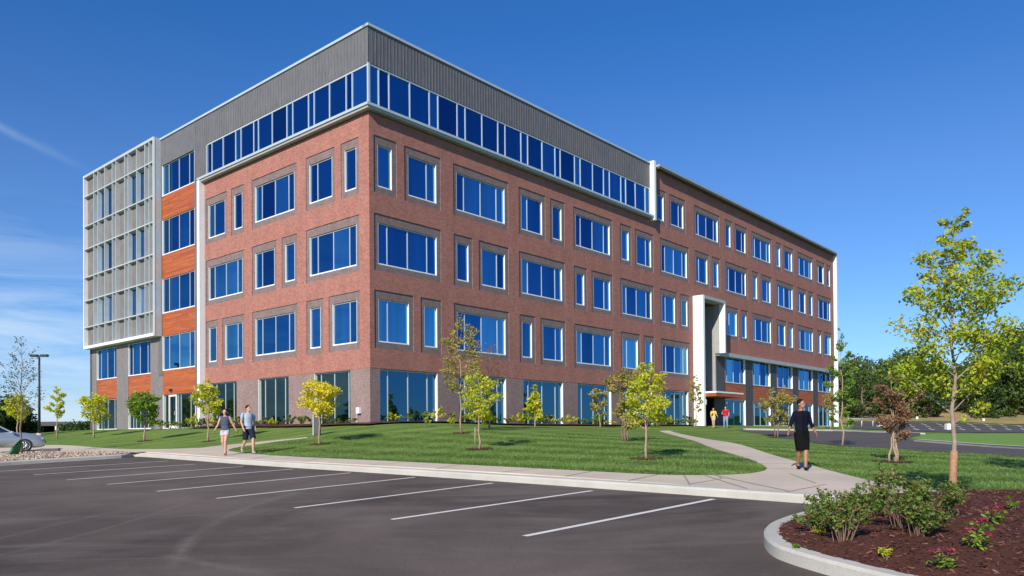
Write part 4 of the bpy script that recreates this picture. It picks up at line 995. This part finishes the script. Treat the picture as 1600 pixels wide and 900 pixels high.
for i, (px, py, h) in enumerate(((1463, 652, 26), (1425, 650, 24), (1525, 654, 25), (1555, 655, 22), (1578, 645, 14))):
    x, y, z = W(px, py); s = scale_at(y); tree('young_evergreen', ('small conical evergreen planted on the embankment, ' + ('near the blue sign', 'behind the russet tree', 'left of the far lamp', 'right of the far lamp', 'highest up at the right')[i]), x, y, z, h / s, 1 / s, 6 / s, 'cone', 'forest2', 300, .45, 130 + i, trunk=.1, bark='bark', nb=14, clump=.4)

# ------------------------------------------------------------------ people
SK = {'light': vary('light skin', (.55, .32, .23), (.50, .28, .20), 8, .5), 'dark': vary('brown skin', (.34, .165, .10), (.28, .13, .08), 8, .5)}
def cloth(name, c, c2=None, sc=9):
    return vary(name, c, c2 or tuple(k * .75 for k in c), sc, .9, bump=.25, bs=25, spec=.12)
def remesh(name, bm, mat, parent, vox=.009, it=2):
    o = ob(name, bm, mat, parent); m = o.modifiers.new('r', 'REMESH'); m.mode = 'VOXEL'; m.voxel_size = vox; m.use_smooth_shade = True
    s = o.modifiers.new('s', 'SMOOTH'); s.iterations = it; s.factor = .5
    dg = bpy.context.evaluated_depsgraph_get(); me = bpy.data.meshes.new_from_object(o.evaluated_get(dg)); o.modifiers.clear(); old = o.data; o.data = me; bpy.data.meshes.remove(old)
    for p in me.polygons: p.use_smooth = True
    return o
def person(label, px, py, facing, hgt, skin, hair, pose, top, bottom, shoes, extras=None, z=None, xyz=None):
    """local frame: +Y is where the person faces, built 1.72 m tall, then scaled"""
    x, y, zz = xyz or W(px, py)
    t_ = thing('person', label, 'person', (x, y, zz + .012), facing); k = hgt / 1.72; t_.scale = (k, k, k)
    J = dict(pelvis=(0, 0, .94), waist=(0, .0, 1.08), chest=(0, .01, 1.30), neck=(0, 0, 1.46), head=(0, .02, 1.585)); J.update(pose)
    V = {a: Vector(b) for a, b in J.items() if a != 'turn'}
    bm = NB()
    wf = pose.get('wf', 1.0) if False else 1.0
    tube(bm, [V['pelvis'] - Vector((0, 0, .09)), V['pelvis'], V['waist'], V['chest'], V['chest'] + Vector((0, 0, .11)), V['neck'] - Vector((0, 0, .015))], [(.12, .10), (.155, .115), (.125, .095), (.155, .11), (.13, .085), (.05, .05)], 16)
    tube(bm, [V['neck'] - Vector((0, 0, .05)), V['neck'] + Vector((0, .005, .02)), V['head'] - Vector((0, .0, .06))], [.062, .05, .05], 12)
    hd = V['head']; ht = Matrix.Translation(hd) @ Euler((0, 0, J.get('turn', 0))).to_matrix().to_4x4()
    def hs(c, r, sc=(1, 1, 1)):
        g = bmesh.ops.create_uvsphere(bm, u_segments=14, v_segments=10, radius=1, matrix=ht @ Matrix.Translation(c) @ Matrix.Diagonal((r * sc[0], r * sc[1], r * sc[2], 1)))
    hs((0, -.01, .02), .088, (.86, 1.08, 1.08)); hs((0, .03, -.045), .062, (.84, .95, 1.0)); hs((0, .095, -.012), .016, (.8, 1.1, 1.5)); hs((-.078, -.01, -.01), .018, (.5, 1, 1.5)); hs((.078, -.01, -.01), .018, (.5, 1, 1.5)); hs((0, .082, -.055), .016, (1.5, .6, .6))
    for sgn, sd in ((-1, 'l'), (1, 'r')):
        hip, kn, an = V[sd + 'hip'], V[sd + 'knee'], V[sd + 'ankle']
        toe = Vector(J[sd + 'toe'])
        tube(bm, [hip + Vector((0, 0, .05)), hip - (hip - kn) * .25, kn, kn.lerp(an, .3), an, an - Vector((0, 0, .02))], [.09, .083, .055, .058, .036, .036], 12)
        tube(bm, [an + (an - toe) * .35 + Vector((0, 0, -.035)), an + Vector((0, 0, -.02)), an.lerp(toe, .55), toe], [(.028, .03), (.036, .035), (.04, .028), (.028, .018)], 10)
        sh, el, wr = V[sd + 'sh'], V[sd + 'el'], V[sd + 'wr']
        tube(bm, [sh + (V['chest'] + Vector((0, 0, .1)) - sh) * .4, sh, sh.lerp(el, .4), el, el.lerp(wr, .3), wr], [.045, .052, .045, .036, .036, .024], 10)
        d = (wr - el).normalized(); pr = Vector((0, 1, 0)); sde = d.cross(pr).normalized(); pr = sde.cross(d)
        pal = wr + d * .075; tube(bm, [wr - d * .01, wr + d * .04, pal], [(.022, .02), (.018, .038), (.014, .038)], 8)
        for q, (o2, ln) in enumerate(((-.03, .062), (-.010, .078), (.010, .073), (.030, .058))):
            b0 = pal + pr * o2 - d * .01; tube(bm, [b0, b0 + d * ln * .55 + sde * (-sgn) * .006, b0 + d * ln + sde * (-sgn) * .026], [.0092, .0088, .0075], 6)
        b0 = wr + d * .03 - pr * -.030; tube(bm, [b0, b0 + (d + pr * .9) * .028, b0 + (d * 1.2 + pr * .7) * .045], [.012, .0105, .0085], 6)
    body = remesh('body', bm, SK[skin], t_, .0075, 1)
    eb = NB()
    for ex in (-.032, .032):
        bmesh.ops.create_uvsphere(eb, u_segments=10, v_segments=6, radius=.0095, matrix=ht @ Matrix.Translation((ex, .083, .012)))
    ob('eyes', eb, MT['dark'], t_)
    # hair
    bm = NB(); hm, hc = hair
    def hh(c, r, sc=(1, 1, 1)): bmesh.ops.create_uvsphere(bm, u_segments=14, v_segments=10, radius=1, matrix=ht @ Matrix.Translation(c) @ Matrix.Diagonal((r * sc[0], r * sc[1], r * sc[2], 1)))
    hh((0, -.028, .045), .092, (.93, 1.02, .98))
    if hm == 'long': hh((0, -.06, -.04), .075, (1.15, .75, 1.7)); hh((-.06, -.02, -.03), .035, (.7, 1, 2.4)); hh((.06, -.02, -.03), .035, (.7, 1, 2.4))
    if hm == 'bun': hh((0, -.10, .02), .04)
    remesh('hair', bm, hc, t_, .009, 2)
    # upper garment
    tm, sleeve, hem, tv = top; bm = NB(); e = .016
    low = V['pelvis'] + Vector((0, 0, hem))
    tube(bm, [low, V['pelvis'].lerp(V['waist'], .4) if hem > -.05 else V['pelvis'], V['waist'], V['chest'], V['chest'] + Vector((0, 0, .11)), V['neck'] - Vector((0, 0, .045 + tv))], [(.165 + e, .12 + e), (.152 + e, .115 + e), (.13 + e, .10 + e), (.158 + e, .115 + e), (.135 + e, .09 + e), (.072, .066)], 16)
    for sd in 'lr':
        sh, el, wr = V[sd + 'sh'], V[sd + 'el'], V[sd + 'wr']
        if sleeve > 0:
            pts = [sh + (V['chest'] + Vector((0, 0, .1)) - sh) * .5, sh, sh.lerp(el, min(1, sleeve) * .5), sh.lerp(el, min(1, sleeve))]; rr = [.05, .056, .056, .057]
            if sleeve > 1: pts += [el.lerp(wr, sleeve - 1)]; rr[-1] = .050; rr.append(.050)
            tube(bm, pts, rr, 12)
        else: tube(bm, [sh + (V['chest'] + Vector((0, 0, .1)) - sh) * .6, sh], [.05, .056], 10)
    remesh('shirt', bm, tm, t_, .010, 2)
    kind, bmx, ln = bottom; bm = NB()
    if kind == 'skirt':
        kl_ = V['lknee'].lerp(V['rknee'], .5); hp = V['pelvis']; end = hp.lerp(kl_, ln)
        tube(bm, [hp + Vector((0, 0, .10)), hp, hp.lerp(end, .5), end], [(.140, .112), (.172, .132), (.165, .135), (.13, .13)], 16)
        for sd in 'lr': tube(bm, [V[sd + 'hip'], V[sd + 'hip'].lerp(V[sd + 'knee'], .5), V[sd + 'hip'].lerp(V[sd + 'knee'], ln)], [.10, .10, .082], 12)
    else:
        tube(bm, [V['pelvis'] - Vector((0, 0, .06)), V['pelvis'], V['pelvis'] + Vector((0, 0, .11))], [(.145, .115), (.172, .132), (.145, .112)], 16)
        for sd in 'lr':
            hip, kn, an = V[sd + 'hip'], V[sd + 'knee'], V[sd + 'ankle']
            if ln <= 1: tube(bm, [hip + Vector((0, 0, .04)), hip.lerp(kn, .5 * ln), hip.lerp(kn, ln)], [.10, .105, .10], 12)
            else: tube(bm, [hip + Vector((0, 0, .04)), hip.lerp(kn, .5), kn, kn.lerp(an, .5), kn.lerp(an, .95)], [.102, .095, .074, .068, .064], 12)
    remesh({'skirt': 'skirt', 'shorts': 'shorts'}.get(kind, 'trousers'), bm, bmx, t_, .010, 2)
    for sd in 'lr':
        an = V[sd + 'ankle']; toe = Vector(J[sd + 'toe']); bm = NB(); back = an + (an - toe) * .32
        tube(bm, [back + Vector((0, 0, -.045)), an + Vector((0, 0, -.04)), an.lerp(toe, .6) + Vector((0, 0, -.008)), toe + (toe - an) * .06], [(.036, .036), (.044, .042), (.047, .034), (.034, .022)], 12)
        remesh('shoe', bm, shoes, t_, .009, 2)
    if extras: extras(t_, V)
    return t_
navy = cloth('navy cardigan', (.006, .007, .019)); black = cloth('black cloth', (.005, .005, .006)); navy2 = cloth('navy patterned top', (.030, .042, .085), (.11, .13, .19), 40)
white_s = cloth('pale grey shorts cloth', (.50, .50, .52)); pale = cloth('pale blue grey shirt cloth', (.38, .46, .56), (.28, .36, .47), 12); shortn = cloth('dark navy shorts cloth', (.018, .024, .045))
yel = cloth('yellow top cloth', (.75, .55, .12)); redc = cloth('red polo cloth', (.55, .02, .03)); jean = cloth('light blue denim', (.22, .32, .48)); hb = cloth('dark brown hair', (.03, .018, .012), None, 40); hk = cloth('black hair', (.012, .010, .010), None, 40)
shoeb = cloth('black shoe leather', (.015, .014, .014)); shoew = cloth('tan sandal', (.42, .30, .22)); shoeg = cloth('grey trainer', (.30, .31, .33))
def open_cardigan(t_, V):
    bm = NB()
    tube(bm, [(0, .105, 1.44), (0, .135, 1.28), (0, .128, 1.08), (0, .145, .90)], [(.012, .035), (.012, .05), (.012, .052), (.012, .055)], 8)
    remesh('blouse', bm, black, t_, .008, 1)
W1 = dict(lhip=(-.085, 0, .90), lknee=(-.06, .12, .50), lankle=(-.025, .20, .085), ltoe=(-.03, .34, .04), rhip=(.085, 0, .90), rknee=(.06, .02, .48), rankle=(.035, -.20, .14), rtoe=(.04, -.09, .03),
          lsh=(-.158, 0, 1.375), lel=(-.235, -.05, 1.13), lwr=(-.33, -.02, .92), rsh=(.158, 0, 1.375), rel=(.25, .04, 1.13), rwr=(.35, .16, .95), turn=.55)
# the camera sees her from the front; local +Y turned towards the viewer
person('smiling person in navy cardigan and black skirt walking toward the lot on the concrete walk', 1253, 735, math.pi - .05, 1.66, 'dark', ('short', hk), W1, (navy, 1.5, -.14, .07), ('skirt', black, 1.04), shoeb, open_cardigan)
W2 = dict(lhip=(-.08, 0, .90), lknee=(-.07, .12, .50), lankle=(-.06, .10, .09), ltoe=(-.06, .24, .035), rhip=(.08, 0, .90), rknee=(.07, .06, .49), rankle=(.055, -.14, .13), rtoe=(.055, -.02, .035),
          lsh=(-.175, 0, 1.395), lel=(-.26, -.08, 1.14), lwr=(-.36, -.12, .93), rsh=(.175, 0, 1.395), rel=(.25, .05, 1.13), rwr=(.33, .14, .93), turn=.4)
person('person in navy sleeveless top and pale shorts, left of the walking couple', 352, 712, math.pi - .15, 1.70, 'light', ('long', hb), W2, (navy2, 0, -.02, .06), ('shorts', white_s, .45), shoew)
W3 = dict(lhip=(-.09, 0, .90), lknee=(-.08, .22, .53), lankle=(-.08, .22, .10), ltoe=(-.08, .38, .045), rhip=(.09, 0, .90), rknee=(.08, -.05, .49), rankle=(.08, -.34, .19), rtoe=(.08, -.27, .06),
          lsh=(-.20, 0, 1.40), lel=(-.25, -.06, 1.12), lwr=(-.24, .04, .88), rsh=(.20, 0, 1.40), rel=(.26, .02, 1.12), rwr=(.25, .16, .90), turn=.35)
person('person in pale blue shirt and dark shorts, right of the walking couple', 388, 710, math.pi + .75, 1.80, 'light', ('short', hb), W3, (pale, .6, -.06, .02), ('shorts', shortn, .95), shoeg)
S1 = dict(lhip=(-.08, 0, .90), lknee=(-.06, .04, .49), lankle=(-.05, .02, .09), ltoe=(-.05, .16, .035), rhip=(.08, 0, .90), rknee=(.07, .0, .49), rankle=(.06, -.08, .10), rtoe=(.06, .06, .035),
          lsh=(-.175, 0, 1.395), lel=(-.26, 0, 1.14), lwr=(-.36, .08, .98), rsh=(.175, 0, 1.395), rel=(.22, .05, 1.13), rwr=(.17, .16, .92), turn=.2)
def strap(t_, V):
    bm = NB(); tube(bm, [(-.02, .14, 1.28), (.03, .145, 1.16), (.04, .15, 1.05)], [.03, .045, .05], 8); ob('bag', bm, black, t_)
x_, y_, z_ = W(1115, 668.8); person('person in yellow top and pale shorts standing before the entrance recess', 0, 0, math.pi - .5, 1.62, 'light', ('long', hb), S1, (yel, .9, -.02, .05), ('shorts', white_s, .55), shoew, strap, xyz=(x_, y_, z_))
S2 = dict(lhip=(-.09, 0, .90), lknee=(-.12, .10, .49), lankle=(-.13, .04, .09), ltoe=(-.13, .19, .035), rhip=(.09, 0, .90), rknee=(.11, .02, .49), rankle=(.13, -.10, .10), rtoe=(.13, .04, .035),
          lsh=(-.195, 0, 1.40), lel=(-.27, -.02, 1.13), lwr=(-.24, .10, .93), rsh=(.195, 0, 1.40), rel=(.28, .0, 1.14), rwr=(.16, .18, 1.08), turn=.3)
x_, y_, z_ = W(1134, 668.8); person('person in red polo shirt and light jeans walking out of the entrance', 0, 0, math.pi - .4, 1.76, 'light', ('short', hb), S2, (redc, .6, -.04, .02), ('trousers', jean, 2), shoeg, xyz=(x_, y_, z_))

# ------------------------------------------------------------------ car
def make_car():
    x, y, z = W(37, 705.5); t_ = thing('parked_car', 'silver sedan parked beyond the rock bed, cut by the left edge of the picture', 'car', (x, y, z), R_(36))
    paint_ = Mat('silver car paint', (.42, .47, .53), .28, .6); paint_ = paint_.m; gl_ = Mat('car glass', (.01, .012, .015), .04, 0, .8).m; tyre = vary('tyre rubber', (.015, .015, .015), (.025, .025, .025), 20, .9); rim_ = Mat('alloy', (.45, .46, .48), .3, .8).m; lens = Mat('headlamp lens', (.65, .68, .70), .12, .3).m; blk = MT['dark']
    # x forward along world +X, front axle at x=0, nose at +.9, tail at -3.6
    st = [(.90, .36, .58, .64, .60), (.86, .28, .70, .75, .72), (.70, .22, .78, .83, .82), (.45, .20, .83, .90, .87), (.05, .20, .88, .96, .89), (-.45, .22, .91, .99, .90), (-1.0, .22, .95, 1.03, .90), (-1.8, .22, .96, 1.04, .90), (-2.6, .22, .98, 1.06, .90), (-3.0, .24, .98, 1.07, .88), (-3.4, .28, .96, 1.06, .84), (-3.62, .40, .90, 1.0, .74), (-3.68, .52, .84, .92, .60)]
    bm = NB(); rows = []
    for (X, zb, zs, zt, hw) in st:
        sec = [(0, zb), (.82 * hw, zb), (.97 * hw, zb + .10), (1.0 * hw, (zb + zs) / 2), (.985 * hw, zs - .08), (.90 * hw, zs), (.55 * hw, zt - .015), (0, zt)]
        ringp = sec + [(-a, b) for a, b in sec[-2:0:-1]]; rows.append([bm.verts.new((X, a, b)) for a, b in ringp])
    for i in range(len(rows) - 1):
        for k in range(len(rows[0])): bm.faces.new((rows[i][k], rows[i + 1][k], rows[i + 1][(k + 1) % len(rows[0])], rows[i][(k + 1) % len(rows[0])]))
    bm.faces.new(rows[0][::-1]); bm.faces.new(rows[-1]); bmesh.ops.recalc_face_normals(bm, faces=bm.faces[:])
    body = smooth(ob('body', bm, paint_, t_))
    for X in (0, -2.68):
        cb = NB(); bmesh.ops.create_cone(cb, cap_ends=True, segments=28, radius1=.375, radius2=.375, depth=2.4, matrix=Matrix.Translation((X, 0, .325)) @ Matrix.Rotation(math.pi / 2, 4, 'X'))
        co = ob('cut', cb); md = body.modifiers.new('b', 'BOOLEAN'); md.object = co; md.operation = 'DIFFERENCE'; md.solver = 'EXACT'
        dg = bpy.context.evaluated_depsgraph_get(); me = bpy.data.meshes.new_from_object(body.evaluated_get(dg)); body.modifiers.clear(); body.data = me; bpy.data.objects.remove(co)
    rf = [(-.42, .93, .97, .80), (-1.18, .95, 1.36, .66), (-1.7, .95, 1.45, .64), (-2.4, .95, 1.42, .63), (-3.2, .97, 1.08, .72)]
    bm = NB(); bt = [bm.verts.new((X, s * hw * 1.02, zb)) for s in (-1, 1) for (X, zb, zt, hw) in rf]; tp = [bm.verts.new((X, s * hw * .9, zt)) for s in (-1, 1) for (X, zb, zt, hw) in rf]; n = len(rf)
    for i in range(n - 1):
        bm.faces.new((tp[i], tp[i + 1], tp[n + i + 1], tp[n + i])); bm.faces.new((bt[i], bt[i + 1], tp[i + 1], tp[i])); bm.faces.new((bt[n + i + 1], bt[n + i], tp[n + i], tp[n + i + 1]))
    bm.faces.new((bt[0], tp[0], tp[n], bt[n])); bmesh.ops.recalc_face_normals(bm, faces=bm.faces[:]); ob('roof', bm, paint_, t_)
    for s in (-1, 1):
        for (q) in ([(-.62, .985), (-1.16, 1.30), (-1.72, 1.385), (-1.72, .985)], [(-1.80, .985), (-1.80, 1.385), (-2.38, 1.36), (-2.82, 1.08), (-2.7, .985)]):
            bm = NB(); vs_ = []
            for X, Z in q:
                i = min(n - 2, max(0, sum(1 for r in rf[1:] if r[0] > X))); f_ = (X - rf[i][0]) / (rf[i + 1][0] - rf[i][0]); hw = rf[i][3] + (rf[i + 1][3] - rf[i][3]) * f_; zt = rf[i][2] + (rf[i + 1][2] - rf[i][2]) * f_
                g = (Z - .95) / max(.05, zt - .95); vs_.append(bm.verts.new((X, s * (hw * (1.02 - .12 * g) + .012), Z)))
            bm.faces.new(vs_); ob('side_window', bm, gl_, t_)
        bm = NB(); sphere(bm, (-.55, s * .98, .98), .1, 10, 8, 0, (.7, 1, .65)); ob('mirror', bm, paint_, t_)
        bm = NB(); sphere(bm, (.68, s * .70, .66), .15, 12, 8, 0, (1.2, .75, .5)); ob('headlight', bm, lens, t_)
        bm = NB(); bx(bm, -1.5, -1.3, s * .905 - .01, s * .905 + .02, .80, .83); ob('door_handle', bm, paint_, t_)
        bm = NB(); bx(bm, -1.745, -1.735, s * .90 - .006, s * .90 + .008, .35, .95); ob('door_seam', bm, blk, t_)
    bm = NB(); v_ = [bm.verts.new(p) for p in ((-.46, -.74, .985), (-.46, .74, .985), (-1.13, .60, 1.345), (-1.13, -.60, 1.345))]
    for q in v_: q.co += Vector((.016, 0, .016))
    bm.faces.new(v_); ob('windscreen', bm, gl_, t_)
    bm = NB(); bx(bm, .86, .94, -.42, .42, .42, .58); ob('grille', bm, blk, t_)
    for X in (0, -2.68):
        for s in (-1, 1):
            bm = NB(); bmesh.ops.create_cone(bm, cap_ends=True, segments=28, radius1=.325, radius2=.325, depth=.21, matrix=Matrix.Translation((X, s * .79, .325)) @ Matrix.Rotation(math.pi / 2, 4, 'X')); wh_ = ob('wheel', bm, tyre, t_)
            bm = NB(); bmesh.ops.create_cone(bm, cap_ends=True, segments=24, radius1=.06, radius2=.06, depth=.02, matrix=Matrix.Translation((X, s * .90, .325)) @ Matrix.Rotation(math.pi / 2, 4, 'X'))
            for k in range(9):
                a = k * 2 * math.pi / 9; tube(bm, [(X, s * .90, .325), (X + .21 * math.cos(a), s * .90, .325 + .21 * math.sin(a))], [.022, .03], 6)
            tube(bm, [(X + .22 * math.cos(a), s * .90, .325 + .22 * math.sin(a)) for a in np.linspace(0, 2 * math.pi, 25)], .018, 6, False); ob('rim', bm, rim_, wh_)
make_car()
# wheel stop
x, y, z = W(78, 705.5); bm = NB(); bx(bm, -.48, .48, -.09, .09, 0, .15); bmesh.ops.bevel(bm, geom=bm.edges[:], offset=.025, segments=2, affect='EDGES'); tag(ob('wheel_stop', bm, MT['slate'], None, (x, y, z)), 'dark grey wheel stop block in front of the silver car', 'wheel stop')
# green watering bag at the sparse tree
x, y, z = W(33, 711); rng = np.random.default_rng(9); bm = NB()
tube(bm, [(-.25, -.08, 0), (-.15, -.06, .2), (-.02, -.04, .42), (.06, 0, .66)], [(.10, .30), (.12, .26), (.09, .17), (.03, .05)], 14)
for v in bm.verts: v.co += Vector(rng.normal(size=3)) * .02
gm = vary('green tarpaulin', (.02, .22, .07), (.01, .13, .05), 6, .55, bump=.5, bs=8); o = smooth(ob('watering_bag', bm, gm, None, (x, y - .12, z))); tag(o, 'crumpled green watering bag at the foot of the nearly bare tree', 'bag')

# ------------------------------------------------------------------ street furniture
def lamp_post(label, px, py, top, heads, group=None, base=False, hl=10):
    x, y, z = W(px, py); s = scale_at(y); h = (py - top) / s; t_ = thing('lamp_post', label, 'lamp post', (x, y, z), 0, group)
    bm = NB(); tube(bm, [(0, 0, 0), (0, 0, h)], [.10, .07], 8); ob('pole', bm, MT['dark'], t_)
    bm = NB(); tube(bm, [(0, 0, -.1), (0, 0, .5 if base else .2)], [.2, .2], 14); ob('base', bm, MT['white' if base else 'curb'], t_)
    for sg in heads:
        bm = NB(); L_ = hl / s; bx(bm, sg * .08 if sg > 0 else sg * L_, sg * L_ if sg > 0 else sg * .08, -.18, .18, h - .02, h + .16); bmesh.ops.bevel(bm, geom=bm.edges[:], offset=.05, segments=2, affect='EDGES'); ob('lamp_head', bm, MT['dark'], t_)
lamp_post('tall dark lamp post with two heads behind the silver car', 61.5, 681, 557, (-1, 1), hl=14)
lamp_post('thin dark lamp post with white base right of the maple trunk', 1537, 658.5, 560, (-1, 1), base=True, hl=8)
lamp_post('thin dark lamp post with white base behind the russet tree', 1433, 655.5, 590, (-1, 1), base=True, hl=7)
x, y, z = W(496, 680); t_ = thing('bollard', 'square dark grey bollard behind the golden tree', 'bollard', (x, y, z)); s = scale_at(y)
bm = NB(); bx(bm, -.14, .14, -.1, .1, 0, 32 / s); bmesh.ops.bevel(bm, geom=bm.edges[:], offset=.02, segments=2, affect='EDGES'); ob('post', bm, MT['slate'], t_); bm = NB(); bx(bm, -.20, -.15, -.1, .1, 0, 32 / s); ob('side_plate', bm, MT['greymetal'], t_)
x, y, z = W(748, 702); s = scale_at(y); bm = NB(); tube(bm, [(0, 0, 0), (.0, 0, 34 / s)], .022, 6); tube(bm, [(0, 0, 28 / s), (.06, 0, 30 / s), (.10, .0, 26 / s)], .012, 5); tag(ob('tree_stake', bm, MT['bark_pale'], None, (x - .12, y - .05, z)), 'pale wooden stake tied to the yellow green tree on the lawn', 'stake')
# railing and cabinets near the far lot
a_ = Vector(W(1326, 667)); b_ = Vector(W(1392, 664.5)); t_ = thing('railing', 'low pale railing at the left end of the far parking lot', 'railing', a_); dv = b_ - a_
bm = NB(); tube(bm, [Vector((0, 0, .9)), dv + Vector((0, 0, .9))], .07, 6); ob('rail', bm, MT['alu'], t_)
for k in range(5): bm = NB(); q = dv * (k / 4); tube(bm, [q - Vector((0, 0, .1)), q + Vector((0, 0, .9))], .07, 6); ob('post', bm, MT['alu'], t_)
for px, py, w_, h_, lab in ((1374.5, 667, .35, .7, 'small white cabinet beside the russet tree top'), (1481, 672, .2, .6, 'pale utility cabinet left of the maple trunk')):
    x, y, z = W(px, py); bm = NB(); bx(bm, -w_, w_, -.3, .3, 0, h_ * 1.1); bmesh.ops.bevel(bm, geom=bm.edges[:], offset=.06, segments=2, affect='EDGES'); bx(bm, -w_ * .8, w_ * .8, -.32, -.3, .15, h_ * .9); tag(ob('utility_cabinet', bm, MT['white'], None, (x, y, z)), lab, 'cabinet')
x, y, z = W(1466, 640); s = scale_at(y); t_ = thing('sign', 'small blue sign on a post under the trees of the embankment', 'sign', (x, y, z)); bm = NB(); tube(bm, [(0, 0, 0), (0, 0, 12 / s)], .06, 6); ob('post', bm, MT['greymetal'], t_)
bm = NB(); bx(bm, -3.0 / s, 3.0 / s, -.05, .05, 9 / s, 15 / s); ob('board', bm, vary('blue sign', (.02, .10, .40), (.02, .08, .3), 2, .5), t_)
# pale houses far away on the left skyline
for i, (px, w_, h_, lab) in enumerate(((68, 9, 5, 'tiny white house just right of the lamp post on the skyline'), (93, 7, 4, 'tiny white house behind the pale yellow tree on the skyline'), (82, 5, 3.4, 'tiny cream house between the lamp post and pale tree'))):
    Y = 200; d = raydir(px, 668); x = d.x / d.y * Y; s = scale_at(Y); z = CAMZ + raydir(px, 671).z / raydir(px, 671).y * Y - 1.0
    t_ = thing('house', lab, 'house', (x, Y, z)); bm = NB(); bx(bm, -w_ / s * 2.2, w_ / s * 2.2, -2, 2, 0, 1.9); ob('wall', bm, MT['white'], t_)
    bm = NB(); q = [bm.verts.new(p) for p in ((-w_ / s * 2.4, -2.2, 1.9), (w_ / s * 2.4, -2.2, 1.9), (w_ / s * 2.4, 2.2, 1.9), (-w_ / s * 2.4, 2.2, 1.9), (-w_ / s * 2.4, 0, 3.0), (w_ / s * 2.4, 0, 3.0))]
    for f_ in ((0, 1, 5, 4), (2, 3, 4, 5), (1, 2, 5), (3, 0, 4), (3, 2, 1, 0)): bm.faces.new([q[k] for k in f_])
    ob('roof', bm, MT['soffit'], t_)

# ------------------------------------------------------------------ grass blades over the nearest lawns
def inpoly_v(x, y, pl):
    c = np.zeros(len(x), bool); j = len(pl) - 1
    for i in range(len(pl)):
        xi, yi, xj, yj = pl[i][0], pl[i][1], pl[j][0], pl[j][1]
        c ^= ((yi > y) != (yj > y)) & (x < (xj - xi) * (y - yi) / (yj - yi + 1e-12) + xi); j = i
    return c
rng = np.random.default_rng(12)
def blades(name, n, x0, x1, y0, y1, label, inside, hmin=.03, hmax=.07):
    x = rng.uniform(x0, x1, n); y = y0 + (y1 - y0) * rng.random(n) ** 1.3; k = inside(x, y); x, y = x[k], y[k]; z = H(x, y); n = len(x)
    a = rng.random(n) * 6.283; h = rng.uniform(hmin, hmax, n); wd = .006 + .006 * rng.random(n); sd_ = np.sign(np.sin((x * .62 + y * .78) * 2 * np.pi / 2.3 + .5 * np.sin(x * .3))); lx, ly = rng.normal(0, .014, n) - sd_ * .04 * .4, rng.normal(0, .014, n) + sd_ * .04
    v = np.stack([np.stack([x - np.cos(a) * wd, y - np.sin(a) * wd, z - .005], -1), np.stack([x + np.cos(a) * wd, y + np.sin(a) * wd, z - .005], -1), np.stack([x + lx, y + ly, z + h], -1)], 1).reshape(-1, 3)
    tag(ob(name, mesh_from(name, v, np.arange(3 * n).reshape(n, 3), np.repeat(rng.random(n), 3)), LF['blade']), label, 'grass', kind='stuff')
lawnpoly = front_lawn_edge + tip[1:]
blades('grass', 150000, -20, 6.5, 17, 36, 'short mown grass blades on the rounded front lawn', lambda x, y: inpoly_v(x, y, lawnpoly), .02, .055)
rl = backr + WW([(1640, 716), (1520, 709), (1427, 704), (1313, 697), (1260, 690), (1210, 683)])
blades('grass', 150000, 2, 22, 11, 32, 'short mown grass blades on the right lawn between walk and drive', lambda x, y: inpoly_v(x, y, rl), .02, .055)
